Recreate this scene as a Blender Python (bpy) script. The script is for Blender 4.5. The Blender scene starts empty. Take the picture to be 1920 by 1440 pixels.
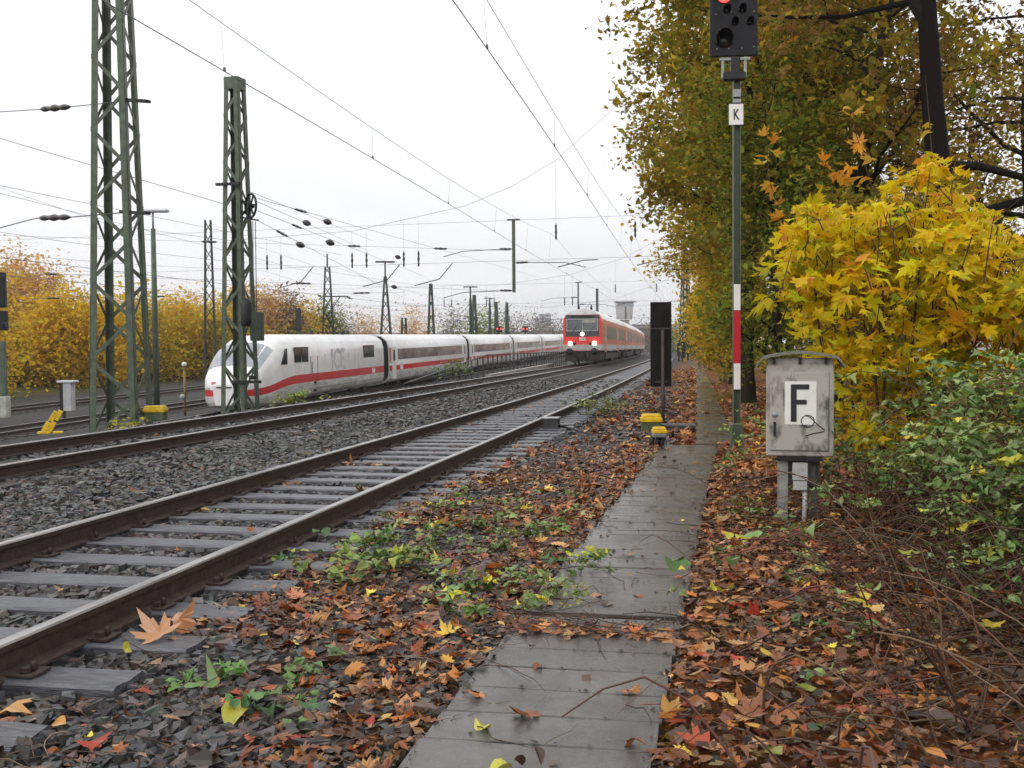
import bpy, math, random
import numpy as np
from mathutils import Matrix, Vector

# ------------------------------------------------------------------ camera, sky, sun, exposure
SC = bpy.context.scene
COL = SC.collection
R = math.radians
# World axes: +Y runs along the railway away from the viewer, +X to its right, Z up, ground about z = 0.
AZ, PITCH, ROLL, FPX = R(10.45), R(2.06), R(0.45), 1870.0
CAM = np.array([0.0, 0.0, 1.40])
_f = np.array([-math.sin(AZ) * math.cos(PITCH), math.cos(AZ) * math.cos(PITCH), -math.sin(PITCH)])
_r0 = np.array([math.cos(AZ), math.sin(AZ), 0.0])
_u0 = np.cross(_r0, _f)
_r = math.cos(ROLL) * _r0 - math.sin(ROLL) * _u0
_u = math.cos(ROLL) * _u0 + math.sin(ROLL) * _r0
cam = bpy.data.cameras.new("camera")
cam.sensor_width = 36.0
cam.lens = 36.0 * FPX / 1920.0
cam.clip_start, cam.clip_end = 0.05, 6000
camo = bpy.data.objects.new("camera", cam)
COL.objects.link(camo)
camo.matrix_world = Matrix(((_r[0], _u[0], -_f[0], CAM[0]), (_r[1], _u[1], -_f[1], CAM[1]),
                            (_r[2], _u[2], -_f[2], CAM[2]), (0, 0, 0, 1)))
SC.camera = camo

SUN_EL, SUN_ROT = R(32), R(215)
w = bpy.data.worlds.new("World"); SC.world = w; w.use_nodes = True
nt = w.node_tree; nt.nodes.clear()
def N(t, **k):
    n = nt.nodes.new(t)
    for a, b in k.items(): setattr(n, a, b)
    return n
sky = N("ShaderNodeTexSky", sky_type='NISHITA', sun_disc=False, sun_elevation=SUN_EL, sun_rotation=SUN_ROT, dust_density=4.0)
tc = N("ShaderNodeTexCoord"); sep = N("ShaderNodeSeparateXYZ"); nt.links.new(tc.outputs["Generated"], sep.inputs[0])
ramp = N("ShaderNodeValToRGB")
ramp.color_ramp.elements[0].position = 0.0; ramp.color_ramp.elements[0].color = (0.74, 0.74, 0.765, 1)
ramp.color_ramp.elements[1].position = 0.40; ramp.color_ramp.elements[1].color = (1.05, 1.05, 1.05, 1)
e = ramp.color_ramp.elements.new(0.14); e.color = (0.84, 0.84, 0.86, 1)
nt.links.new(sep.outputs["Z"], ramp.inputs[0])
cl = N("ShaderNodeTexNoise"); cl.inputs["Scale"].default_value = 3.0; cl.inputs["Detail"].default_value = 5
mpg = N("ShaderNodeMapping"); mpg.inputs["Scale"].default_value = (1, 1, 3)
nt.links.new(tc.outputs["Generated"], mpg.inputs[0]); nt.links.new(mpg.outputs[0], cl.inputs["Vector"])
cr = N("ShaderNodeMapRange"); cr.inputs[1].default_value = 0.3; cr.inputs[2].default_value = 0.7
cr.inputs[3].default_value = 9.7; cr.inputs[4].default_value = 11.2
nt.links.new(cl.outputs[0], cr.inputs[0])
sc_ = N("ShaderNodeVectorMath", operation='SCALE'); nt.links.new(ramp.outputs[0], sc_.inputs[0]); nt.links.new(cr.outputs[0], sc_.inputs["Scale"])
mx = N("ShaderNodeMixRGB"); mx.inputs[0].default_value = 0.95
nt.links.new(sky.outputs[0], mx.inputs[1]); nt.links.new(sc_.outputs[0], mx.inputs[2])
bg = N("ShaderNodeBackground"); bg.inputs[1].default_value = 0.1
nt.links.new(mx.outputs[0], bg.inputs[0])
wo = N("ShaderNodeOutputWorld"); nt.links.new(bg.outputs[0], wo.inputs[0])

sl = bpy.data.lights.new("sun", 'SUN'); sl.energy = 0.6; sl.angle = R(25); sl.color = (1.0, 0.97, 0.93)
so = bpy.data.objects.new("sun", sl); COL.objects.link(so); so.location = (0, 0, 30)
so.rotation_euler = (R(90) - SUN_EL, 0, R(180) - SUN_ROT)
SC.view_settings.view_transform = 'Standard'; SC.view_settings.look = 'None'
SC.view_settings.gamma = 1.0; SC.view_settings.exposure = 0.32

# ------------------------------------------------------------------ helpers
def D(x, y, Z):                      # survey: the point at forward distance Z seen at photo position (x, y)
    q = _f + (x - 960) / FPX * _r - (y - 720) / FPX * _u
    k = Z / (q[0] * -math.sin(AZ) + q[1] * math.cos(AZ))
    return CAM + q * k
def DX(x, Z, z=0.0):
    p = D(x, 652, Z); return (float(p[0]), float(p[1]), z)

_mats = {}
def mat(name, col, rough=0.6, metal=0.0, var=0.25, scale=6.0, col2=None, bump=0.0, bscale=40.0, spec=0.5, stretch=(1, 1, 1), coat=0.0, ends=(.36, .62)):
    if name in _mats: return _mats[name]
    m = bpy.data.materials.new(name); m.use_nodes = True
    t = m.node_tree; b = t.nodes["Principled BSDF"]
    tc = t.nodes.new("ShaderNodeTexCoord"); mp = t.nodes.new("ShaderNodeMapping"); mp.inputs["Scale"].default_value = stretch
    t.links.new(tc.outputs["Object"], mp.inputs[0])
    n = t.nodes.new("ShaderNodeTexNoise"); n.inputs["Scale"].default_value = scale; n.inputs["Detail"].default_value = 6; n.inputs["Roughness"].default_value = 0.65
    t.links.new(mp.outputs[0], n.inputs["Vector"])
    r = t.nodes.new("ShaderNodeValToRGB")
    c2 = col2 or tuple(c * (1 - var) for c in col)
    c1 = col if col2 else tuple(min(1, c * (1 + var * 0.6)) for c in col)
    r.color_ramp.elements[0].position = ends[0]; r.color_ramp.elements[0].color = (*c2, 1)
    r.color_ramp.elements[1].position = ends[1]; r.color_ramp.elements[1].color = (*c1, 1)
    t.links.new(n.outputs[0], r.inputs[0]); t.links.new(r.outputs[0], b.inputs["Base Color"])
    b.inputs["Roughness"].default_value = rough; b.inputs["Metallic"].default_value = metal
    b.inputs["Specular IOR Level"].default_value = spec
    if coat: b.inputs["Coat Weight"].default_value = coat; b.inputs["Coat Roughness"].default_value = 0.1
    if bump:
        n2 = t.nodes.new("ShaderNodeTexNoise"); n2.inputs["Scale"].default_value = bscale; n2.inputs["Detail"].default_value = 4
        t.links.new(mp.outputs[0], n2.inputs["Vector"])
        bp = t.nodes.new("ShaderNodeBump"); bp.inputs["Strength"].default_value = bump; bp.inputs["Distance"].default_value = 0.02
        t.links.new(n2.outputs[0], bp.inputs["Height"]); t.links.new(bp.outputs[0], b.inputs["Normal"])
    _mats[name] = m; return m

def vmat(name, rough=0.55, trans=0.0, spec=0.4, bump=0.0):
    """material whose base colour is the per-leaf / per-stone colour of the mesh"""
    if name in _mats: return _mats[name]
    m = bpy.data.materials.new(name); m.use_nodes = True
    t = m.node_tree; b = t.nodes["Principled BSDF"]
    a = t.nodes.new("ShaderNodeVertexColor"); a.layer_name = "Col"
    t.links.new(a.outputs[0], b.inputs["Base Color"])
    b.inputs["Roughness"].default_value = rough; b.inputs["Specular IOR Level"].default_value = spec
    if trans:
        tr = t.nodes.new("ShaderNodeBsdfTranslucent"); t.links.new(a.outputs[0], tr.inputs[0])
        mixs = t.nodes.new("ShaderNodeMixShader"); mixs.inputs[0].default_value = trans
        t.links.new(b.outputs[0], mixs.inputs[1]); t.links.new(tr.outputs[0], mixs.inputs[2])
        t.links.new(mixs.outputs[0], t.nodes["Material Output"].inputs[0])
    if bump:
        tc = t.nodes.new("ShaderNodeTexCoord"); n = t.nodes.new("ShaderNodeTexNoise"); n.inputs["Scale"].default_value = 60; n.inputs["Detail"].default_value = 4
        t.links.new(tc.outputs["Object"], n.inputs["Vector"])
        bp = t.nodes.new("ShaderNodeBump"); bp.inputs["Strength"].default_value = bump; bp.inputs["Distance"].default_value = 0.01
        t.links.new(n.outputs[0], bp.inputs["Height"]); t.links.new(bp.outputs[0], b.inputs["Normal"])
    _mats[name] = m; return m

def emat(name, col, strength):
    if name in _mats: return _mats[name]
    m = bpy.data.materials.new(name); m.use_nodes = True
    b = m.node_tree.nodes["Principled BSDF"]
    b.inputs["Base Color"].default_value = (*col, 1); b.inputs["Emission Color"].default_value = (*col, 1)
    b.inputs["Emission Strength"].default_value = strength
    _mats[name] = m; return m

class MB:
    def __init__(s): s.v, s.f, s.m, s.sm = [], [], [], []
    def add(s, vs, fs, mi=0, smooth=False):
        b = len(s.v); s.v.extend([tuple(map(float, p)) for p in vs])
        for f in fs: s.f.append([b + i for i in f]); s.m.append(mi); s.sm.append(smooth)
    def box(s, c, d, mi=0, rz=0.0, bev=0.0):
        cx, cy, cz = c; hx, hy, hz = d[0] / 2, d[1] / 2, d[2] / 2
        if bev <= 0:
            P = [(sx * hx, sy * hy, sz * hz) for sx in (-1, 1) for sy in (-1, 1) for sz in (-1, 1)]
            Fc = [(0, 1, 3, 2), (4, 6, 7, 5), (0, 4, 5, 1), (2, 3, 7, 6), (0, 2, 6, 4), (1, 5, 7, 3)]
        else:
            ring = []
            for (sx, sy) in ((1, 1), (-1, 1), (-1, -1), (1, -1)):
                a = [(sx * (hx - bev), sy * hy), (sx * hx, sy * (hy - bev))]
                if sx * sy > 0: a = a[::-1]
                ring += a
            n = len(ring); P = []
            k = [1 - bev / hx, 1 - bev / hy]
            P += [(x * k[0], y * k[1], -hz) for x, y in ring] + [(x, y, -hz + bev) for x, y in ring] + [(x, y, hz - bev) for x, y in ring] + [(x * k[0], y * k[1], hz) for x, y in ring]
            Fc = [tuple(range(n))[::-1], tuple(range(3 * n, 4 * n))]
            for L in range(3):
                for i in range(n):
                    j = (i + 1) % n; Fc.append((L * n + i, L * n + j, (L + 1) * n + j, (L + 1) * n + i))
        co, si = math.cos(rz), math.sin(rz)
        s.add([(cx + x * co - y * si, cy + x * si + y * co, cz + z) for x, y, z in P], Fc, mi)
    def bar(s, a, b, wx, wy=None, mi=0, up=(0, 0, 1)):
        a, b = Vector(a), Vector(b); wy = wy or wx
        d = (b - a).normalized(); u = Vector(up)
        if abs(d.dot(u)) > 0.98: u = Vector((1, 0, 0))
        x = d.cross(u).normalized(); y = x.cross(d)
        P = []
        for p in (a, b):
            for sx, sy in ((-1, -1), (1, -1), (1, 1), (-1, 1)): P.append(p + x * sx * wx / 2 + y * sy * wy / 2)
        s.add(P, [(0, 3, 2, 1), (4, 5, 6, 7), (0, 1, 5, 4), (1, 2, 6, 5), (2, 3, 7, 6), (3, 0, 4, 7)], mi)
    def tube(s, pts, rad, n=6, mi=0, smooth=True, caps=True):
        pts = [Vector(p) for p in pts]; k = len(pts)
        if not hasattr(rad, '__len__'): rad = [rad] * k
        x = None; P = []
        for i in range(k):
            d = (pts[min(i + 1, k - 1)] - pts[max(i - 1, 0)])
            d = d.normalized() if d.length > 1e-9 else Vector((0, 0, 1))
            if x is None:
                u = Vector((0, 0, 1)) if abs(d.z) < 0.9 else Vector((1, 0, 0))
                x = d.cross(u).normalized()
            else:
                x = (x - d * x.dot(d)); x = x.normalized() if x.length > 1e-6 else d.orthogonal().normalized()
            y = d.cross(x)
            for j in range(n):
                a = 2 * math.pi * j / n; P.append(pts[i] + (x * math.cos(a) + y * math.sin(a)) * rad[i])
        Fc = [(i * n + j, i * n + (j + 1) % n, (i + 1) * n + (j + 1) % n, (i + 1) * n + j) for i in range(k - 1) for j in range(n)]
        if caps: Fc += [tuple(range(n))[::-1], tuple(range((k - 1) * n, k * n))]
        s.add(P, Fc, mi, smooth)
    def lathe(s, prof, c=(0, 0, 0), n=16, axis='z', mi=0, smooth=True):
        P = []
        for r, h in prof:
            for j in range(n):
                a = 2 * math.pi * j / n; x, y = r * math.cos(a), r * math.sin(a)
                q = {'z': (x, y, h), 'y': (x, h, y), 'x': (h, x, y)}[axis]
                P.append((c[0] + q[0], c[1] + q[1], c[2] + q[2]))
        k = len(prof)
        Fc = [(i * n + j, i * n + (j + 1) % n, (i + 1) * n + (j + 1) % n, (i + 1) * n + j) for i in range(k - 1) for j in range(n)]
        Fc += [tuple(range(n))[::-1], tuple(range((k - 1) * n, k * n))]
        s.add(P, Fc, mi, smooth)
    def extrude(s, poly, y0, y1, mi=0):      # poly in (x, z), extruded along y
        n = len(poly)
        P = [(x, y0, z) for x, z in poly] + [(x, y1, z) for x, z in poly]
        Fc = [(i, (i + 1) % n, n + (i + 1) % n, n + i) for i in range(n)] + [tuple(range(n))[::-1], tuple(range(n, 2 * n))]
        s.add(P, Fc, mi)
    def build(s, name, mats, parent=None, loc=None):
        me = bpy.data.meshes.new(name); me.from_pydata(s.v, [], s.f)
        if not isinstance(mats, (list, tuple)): mats = [mats]
        for m in mats: me.materials.append(m)
        if s.f:
            me.polygons.foreach_set("material_index", s.m); me.polygons.foreach_set("use_smooth", s.sm)
        me.update()
        o = bpy.data.objects.new(name, me); COL.objects.link(o)
        if parent is not None: o.parent = parent
        if loc is not None: o.location = loc
        return o

def np_mesh(name, V, T, colors, m, parent=None, smooth=False, k=3):
    """V (n,3) verts, T (f,k) faces, colors (n,3) per-vertex"""
    me = bpy.data.meshes.new(name)
    V = np.asarray(V, np.float32); T = np.asarray(T, np.int32)
    me.vertices.add(len(V)); me.vertices.foreach_set("co", V.ravel())
    me.loops.add(T.size); me.loops.foreach_set("vertex_index", T.ravel())
    me.polygons.add(len(T)); me.polygons.foreach_set("loop_start", np.arange(0, T.size, k, dtype=np.int32))
    try: me.polygons.foreach_set("loop_total", np.full(len(T), k, np.int32))
    except Exception: pass
    me.polygons.foreach_set("use_smooth", np.full(len(T), smooth))
    me.update(calc_edges=True)
    if colors is not None:
        a = me.color_attributes.new("Col", 'FLOAT_COLOR', 'POINT')
        c = np.ones((len(V), 4), np.float32); c[:, :3] = colors
        a.data.foreach_set("color", c.ravel())
    me.materials.append(m)
    o = bpy.data.objects.new(name, me); COL.objects.link(o)
    if parent is not None: o.parent = parent
    return o

def tag(o, label=None, cat=None, group=None, kind=None):
    if label: o["label"] = label
    if cat: o["category"] = cat
    if group: o["group"] = group
    if kind: o["kind"] = kind
    return o
def thing(name, label, cat, loc=(0, 0, 0), rz=0.0, group=None):
    o = bpy.data.objects.new(name, None); COL.objects.link(o); o.empty_display_size = 0.2
    o.location = loc; o.rotation_euler = (0, 0, rz)
    return tag(o, label, cat, group)
def copy_tree(o, parent=None):
    c = o.copy(); COL.objects.link(c); c.parent = parent
    for ch in list(o.children): copy_tree(ch, c)
    return c
def struct(o): o["kind"] = "structure"; return o

def text_part(name, txt, size, m, parent, loc, rot, sx=1.0, depth=0.004, align='CENTER'):
    cu = bpy.data.curves.new(name, 'FONT'); cu.body = txt; cu.size = size; cu.extrude = depth; cu.align_x = align; cu.offset = size * .02
    t = bpy.data.objects.new(name, cu); COL.objects.link(t)
    dg = bpy.context.evaluated_depsgraph_get()
    me = bpy.data.meshes.new_from_object(t.evaluated_get(dg))
    bpy.data.objects.remove(t); bpy.data.curves.remove(cu)
    me.materials.clear(); me.materials.append(m)
    o = bpy.data.objects.new(name, me); COL.objects.link(o); o.parent = parent
    o.location = loc; o.rotation_euler = rot; o.scale = (sx, 1, 1)
    return o

rng = np.random.default_rng(7)
random.seed(7)

# ------------------------------------------------------------------ plan of the place
_cv = np.array([-40, 0, 4, 8, 16, 28, 45, 60, 80, 100, 160, 300, 600.])
_cu = np.array([-.6, -.28, -.22, -.13, 0, .1, .1, .08, .0, -.15, -1.3, -8, -40])
def curve(v):
    v = np.asarray(v, float)
    return sum(np.interp(v + d * (1 + np.abs(v) * .12), _cv, _cu) for d in (-2, -1, 0, 1, 2)) / 5.0
C1, C2 = -3.36, -7.93           # centre lines of the two near tracks
RAIL_Z = 0.20
def left_level(v):
    return np.clip(-1.6 + .0123 * (np.asarray(v, float) - 40), -2.1, -0.15)
def sstep(a, b, x):
    t = np.clip((x - a) / (b - a), 0, 1); return t * t * (3 - 2 * t)
def terrain(u, v):
    u = np.asarray(u, float); v = np.asarray(v, float)
    t = np.clip((-9.9 - u) / 8.8, 0, 1)
    z = left_level(v) * t
    z = z + 0.13 * np.clip(u - 1.6, 0, 7) * sstep(60, 30, v)
    z = z + np.where(u < -44, np.clip((-44 - u) * .06, 0, 1.0), 0)
    return z

# ------------------------------------------------------------------ ground
def ground_mat():
    m = bpy.data.materials.new("ground_ballast_and_litter"); m.use_nodes = True
    t = m.node_tree; b = t.nodes["Principled BSDF"]; L = t.links
    def n(ty, **k):
        x = t.nodes.new(ty)
        for a, q in k.items(): setattr(x, a, q)
        return x
    tc = n("ShaderNodeTexCoord"); sp = n("ShaderNodeSeparateXYZ"); L.new(tc.outputs["Object"], sp.inputs[0])
    # crushed stone
    vo = n("ShaderNodeTexVoronoi"); vo.inputs["Scale"].default_value = 17; L.new(tc.outputs["Object"], vo.inputs["Vector"])
    rs = n("ShaderNodeValToRGB"); L.new(vo.outputs["Color"], rs.inputs[0])
    el = rs.color_ramp.elements; el[0].position = 0; el[0].color = (.016, .016, .016, 1); el[1].position = 1; el[1].color = (.10, .096, .092, 1)
    x = el.new(.6); x.color = (.046, .045, .045, 1)
    # leaf litter
    v2 = n("ShaderNodeTexVoronoi"); v2.inputs["Scale"].default_value = 11; L.new(tc.outputs["Object"], v2.inputs["Vector"])
    rl = n("ShaderNodeValToRGB"); L.new(v2.outputs["Color"], rl.inputs[0])
    el = rl.color_ramp.elements; el[0].position = 0; el[0].color = (.05, .022, .012, 1); el[1].position = 1; el[1].color = (.34, .15, .05, 1)
    x = el.new(.35); x.color = (.13, .05, .02, 1); x = el.new(.65); x.color = (.22, .075, .022, 1)
    # grass / weeds for the far left bank
    n3 = n("ShaderNodeTexNoise"); n3.inputs["Scale"].default_value = 2.5; n3.inputs["Detail"].default_value = 8; L.new(tc.outputs["Object"], n3.inputs["Vector"])
    rg = n("ShaderNodeValToRGB"); L.new(n3.outputs[0], rg.inputs[0])
    el = rg.color_ramp.elements; el[0].position = .35; el[0].color = (.03, .035, .012, 1); el[1].position = .7; el[1].color = (.13, .10, .03, 1)
    # masks by distance from the tracks, broken up by noise
    n4 = n("ShaderNodeTexNoise"); n4.inputs["Scale"].default_value = 0.9; n4.inputs["Detail"].default_value = 7; n4.inputs["Roughness"].default_value = .7; L.new(tc.outputs["Object"], n4.inputs["Vector"])
    ad = n("ShaderNodeMath", operation='MULTIPLY_ADD'); L.new(n4.outputs[0], ad.inputs[0]); ad.inputs[1].default_value = 2.6; L.new(sp.outputs["X"], ad.inputs[2])
    ml = n("ShaderNodeMapRange"); L.new(ad.outputs[0], ml.inputs[0]); ml.inputs[1].default_value = -0.45; ml.inputs[2].default_value = 0.75
    m1 = n("ShaderNodeMixRGB"); L.new(ml.outputs[0], m1.inputs[0]); L.new(rs.outputs[0], m1.inputs[1]); L.new(rl.outputs[0], m1.inputs[2])
    ag = n("ShaderNodeMath", operation='MULTIPLY_ADD'); L.new(n4.outputs[0], ag.inputs[0]); ag.inputs[1].default_value = 8; L.new(sp.outputs["X"], ag.inputs[2])
    mg = n("ShaderNodeMapRange"); L.new(ag.outputs[0], mg.inputs[0]); mg.inputs[1].default_value = -36; mg.inputs[2].default_value = -39
    m2 = n("ShaderNodeMixRGB"); L.new(mg.outputs[0], m2.inputs[0]); L.new(m1.outputs[0], m2.inputs[1]); L.new(rg.outputs[0], m2.inputs[2])
    L.new(m2.outputs[0], b.inputs["Base Color"])
    b.inputs["Roughness"].default_value = .7; b.inputs["Specular IOR Level"].default_value = .15
    bp = n("ShaderNodeBump"); bp.inputs["Strength"].default_value = .9; bp.inputs["Distance"].default_value = .03
    L.new(vo.outputs["Distance"], bp.inputs["Height"]); bp.invert = True; L.new(bp.outputs[0], b.inputs["Normal"])
    return m
us = np.concatenate([[-1500, -700, -300, -160, -100, -80, -65, -55], np.arange(-48, -20, 2.), np.arange(-20, -9, .5), np.arange(-9, 6, .3), np.arange(6, 20, 1.), [25, 40, 80, 160, 400, 1200]])
vs = np.concatenate([[-60, -20, -8, -3], np.arange(0, 20, .35), np.arange(20, 60, 1.5), np.arange(60, 180, 6), [200, 240, 300, 400, 600, 1000, 1800, 3500]])
U, Vv = np.meshgrid(us, vs); Zz = terrain(U, Vv) - 0.012
nz = rng.normal(0, .012, U.shape) * ((Vv < 60) & (U > -9) & (U < 12)); Zz = Zz + nz - .008
i, j = np.meshgrid(np.arange(len(vs) - 1), np.arange(len(us) - 1), indexing='ij'); q = (i * len(us) + j).ravel()
gq = np.stack([q, q + 1, q + 1 + len(us), q + len(us)], 1)
gr = np_mesh("ground", np.stack([U.ravel(), Vv.ravel(), Zz.ravel()], 1), gq, None, ground_mat(), smooth=True, k=4); struct(gr)

# ------------------------------------------------------------------ materials used all over
M_RAILHEAD = mat("rail_head_steel", (.30, .29, .285), .30, .6, .35, 3, stretch=(8, .6, 8))
M_RUST = mat("rail_rust", (.042, .026, .021), .6, .0, .45, 14, bump=.3)
M_WOOD = mat("sleeper_wood_wet", (.095, .096, .108), .28, 0, .5, 7, stretch=(1.2, 9, 9), bump=.35, bscale=18)
M_WOODD = mat("sleeper_dark", (.07, .065, .062), .5, 0, .45, 7, stretch=(1.2, 9, 9), bump=.3, bscale=18)
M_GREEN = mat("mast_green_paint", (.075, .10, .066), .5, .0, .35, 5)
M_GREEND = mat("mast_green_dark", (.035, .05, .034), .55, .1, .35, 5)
M_IRON = mat("dark_iron", (.018, .018, .02), .5, .3, .4, 10)
M_GALV = mat("galvanised_steel", (.30, .31, .32), .45, .5, .25, 8)
def concrete_mat():
    m = bpy.data.materials.new("path_concrete_wet"); m.use_nodes = True; t = m.node_tree; b = t.nodes["Principled BSDF"]; L = t.links
    g = t.nodes.new("ShaderNodeNewGeometry")
    def noise(sc, det=6, rough=.65):
        n = t.nodes.new("ShaderNodeTexNoise"); n.inputs["Scale"].default_value = sc; n.inputs["Detail"].default_value = det; n.inputs["Roughness"].default_value = rough; L.new(g.outputs["Position"], n.inputs["Vector"]); return n
    def ramp(src, stops):
        r = t.nodes.new("ShaderNodeValToRGB"); L.new(src, r.inputs[0]); e = r.color_ramp.elements
        e[0].position, e[0].color = stops[0][0], (*stops[0][1], 1); e[1].position, e[1].color = stops[-1][0], (*stops[-1][1], 1)
        for p_, c_ in stops[1:-1]: x = e.new(p_); x.color = (*c_, 1)
        return r
    a = ramp(noise(1.7).outputs[0], [(.30, (.066, .060, .055)), (.5, (.100, .092, .086)), (.72, (.130, .120, .113))])
    st = ramp(noise(7, 8, .75).outputs[0], [(.36, (.42, .40, .36)), (.52, (1, 1, 1)), (.75, (1.15, 1.13, 1.1))])
    mu = t.nodes.new("ShaderNodeMixRGB"); mu.blend_type = 'MULTIPLY'; mu.inputs[0].default_value = .5; L.new(a.outputs[0], mu.inputs[1]); L.new(st.outputs[0], mu.inputs[2])
    v = t.nodes.new("ShaderNodeTexVoronoi"); v.inputs["Scale"].default_value = 95; L.new(g.outputs["Position"], v.inputs["Vector"])
    sp = ramp(v.outputs["Distance"], [(.10, (1, 1, 1)), (.16, (0, 0, 0))]); vc = t.nodes.new("ShaderNodeMath"); vc.operation = 'GREATER_THAN'; vc.inputs[1].default_value = .74; L.new(v.outputs["Color"], vc.inputs[0])
    mm = t.nodes.new("ShaderNodeMath"); mm.operation = 'MULTIPLY'; L.new(sp.outputs[0], mm.inputs[0]); L.new(vc.outputs[0], mm.inputs[1])
    m2 = t.nodes.new("ShaderNodeMixRGB"); L.new(mm.outputs[0], m2.inputs[0]); L.new(mu.outputs[0], m2.inputs[1]); m2.inputs[2].default_value = (.34, .33, .31, 1)
    ms = ramp(noise(3.1, 9, .8).outputs[0], [(.55, (0, 0, 0)), (.72, (1, 1, 1))]); mo = t.nodes.new("ShaderNodeMath"); mo.operation = 'MULTIPLY'; mo.inputs[1].default_value = .35; L.new(ms.outputs[0], mo.inputs[0])
    m3 = t.nodes.new("ShaderNodeMixRGB"); L.new(mo.outputs[0], m3.inputs[0]); L.new(m2.outputs[0], m3.inputs[1]); m3.inputs[2].default_value = (.055, .062, .036, 1)
    L.new(m3.outputs[0], b.inputs["Base Color"])
    rr = t.nodes.new("ShaderNodeMapRange"); L.new(noise(2.6, 5).outputs[0], rr.inputs[0]); rr.inputs[1].default_value = .35; rr.inputs[2].default_value = .65; rr.inputs[3].default_value = .12; rr.inputs[4].default_value = .38; L.new(rr.outputs[0], b.inputs["Roughness"])
    bp = t.nodes.new("ShaderNodeBump"); bp.inputs["Strength"].default_value = .22; bp.inputs["Distance"].default_value = .01; L.new(noise(130, 4).outputs[0], bp.inputs["Height"]); L.new(bp.outputs[0], b.inputs["Normal"])
    return m
M_CONC = concrete_mat()
M_YEL = mat("yellow_paint", (.72, .46, .01), .4, 0, .25, 9)
M_WHITE = mat("white_enamel", (.78, .77, .74), .35, 0, .08, 6)
M_BLACK = mat("matt_black", (.012, .012, .014), .5, 0, .3, 8)
M_WIRE = mat("wire_bronze", (.13, .14, .155), .5, .2, .2, 5)
M_INSUL = mat("insulator_brown", (.03, .024, .022), .3, 0, .3, 10)

# ------------------------------------------------------------------ railway tracks
def rail_profile():
    h = RAIL_Z - .05
    r = [(-.065, 0), (.065, 0), (.065, .012), (.012, .03), (.012, h - .045), (.034, h - .036), (.036, h - .008), (.028, h),
         (-.028, h), (-.036, h - .008), (-.034, h - .036), (-.012, h - .045), (-.012, .03), (-.065, .012)]
    return [(x, z + .05) for x, z in r]
PROF = rail_profile()
def rail(parent, u0, ucurve, zfun, v0, v1, z_off=0.0):
    st = np.concatenate([np.arange(v0, min(30, v1), 1.0), np.arange(max(30, v0), v1 + .1, 5.0)])
    mb = MB(); n = len(PROF); P = []
    for v in st:
        c = float(ucurve(v)); z = float(zfun(v)) + z_off
        P += [(u0 + c + x, v, z + zz) for x, zz in PROF]
    mb.v = P
    for k in range(len(st) - 1):
        for a in range(n):
            b = (a + 1) % n
            mb.f.append([k * n + a, k * n + b, (k + 1) * n + b, (k + 1) * n + a]); mb.m.append(1 if a in (6, 7, 8) else 0); mb.sm.append(False)
    return mb.build("rail", [M_RUST, M_RAILHEAD], parent)

def sleeper_mesh(seed, m, wz=.12):
    rr = random.Random(seed); mb = MB()
    L, W = 1.30 + rr.uniform(-.02, .02), .115
    xs = [-L, -.9, -.3, .3, .9, L]
    prof = [(-W, -wz), (-W, .0), (-W + .02, .012), (0, .004), (W - .02, .012), (W, 0), (W, -wz)]
    P = []
    for x in xs:
        dy = rr.uniform(-.008, .008); dz = rr.uniform(-.004, .004)
        P += [(x, y + dy, z + dz - .012) for y, z in prof]
    n = len(prof)
    Fc = [(k * n + a, (k + 1) * n + a, (k + 1) * n + a + 1, k * n + a + 1) for k in range(len(xs) - 1) for a in range(n - 1)]
    Fc += [tuple(range(n)), tuple(range((len(xs) - 1) * n, len(xs) * n))[::-1]]
    mb.add(P, Fc, 0, False); return mb
def chair_mb():
    mb = MB(); mb.box((0, 0, .005), (.27, .13, .010));
    for s in (-1, 1):
        mb.box((s * .078, 0, .022), (.035, .07, .02)); mb.lathe([(.012, .0), (.012, .032), (.007, .038)], (s * .098, .0, .015), 8)
    return mb
def track(label, c0, v_sl0, spacing, ucurve, zfun, m_sl, sl_top, n_parts, v0=-6, v1=420, v_near=2.5, clips=0, group=None, sl_to=120, w=.12):
    t = thing("railway_track", label, "railway track", group=group)
    for s in (-1, 1): rail(t, c0 + s * .752, ucurve, zfun, v0, v1)
    protos = [sleeper_mesh(100 + k, m_sl, w).build("sleeper", m_sl, t) for k in range(4)]
    pm = [p.data for p in protos]
    rest = MB(); k = 0
    clip = None
    v = v_sl0
    while v < sl_to:
        u = c0 + float(ucurve(v)); z = float(zfun(v)) + sl_top
        jr = random.Random(int(v * 1000))
        if k < n_parts:
            o = protos[k] if k < 4 else bpy.data.objects.new("sleeper", pm[jr.randrange(4)])
            if k >= 4: COL.objects.link(o); o.parent = t
            o.location = (u + jr.uniform(-.03, .03), v + jr.uniform(-.015, .015), z + jr.uniform(-.004, .004)); o.rotation_euler = (0, 0, jr.uniform(-.012, .012))
            if k < clips:
                for s in (-1, 1):
                    if clip is None: clip = chair_mb().build("rail_chair", M_RUST, o); c = clip
                    else: c = clip.copy(); COL.objects.link(c); c.parent = o
                    c.location = (s * .752, 0, 0.0)
        else:
            rest.box((u, v, z - .06), (2.6, .25, .12))
        k += 1; v += spacing
    if rest.v:
        o = rest.build("sleepers", m_sl, t); o["kind"] = "stuff"
    return t
flat = lambda v: 0.0
track("rusty nearest railway track with pale wet sleepers beside the concrete path", C1, 6.40 - 9 * .55, .55, curve, flat, M_WOOD, .062, 84, clips=26)
track("second railway track, the one the red train stands on", C2, 5.0, .6, curve, flat, M_WOODD, .035, 90, clips=0, w=.06)
icec = lambda v: -.0253 * (np.asarray(v, float) - 40)
zl = lambda v: left_level(v) + 0.0
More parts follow.
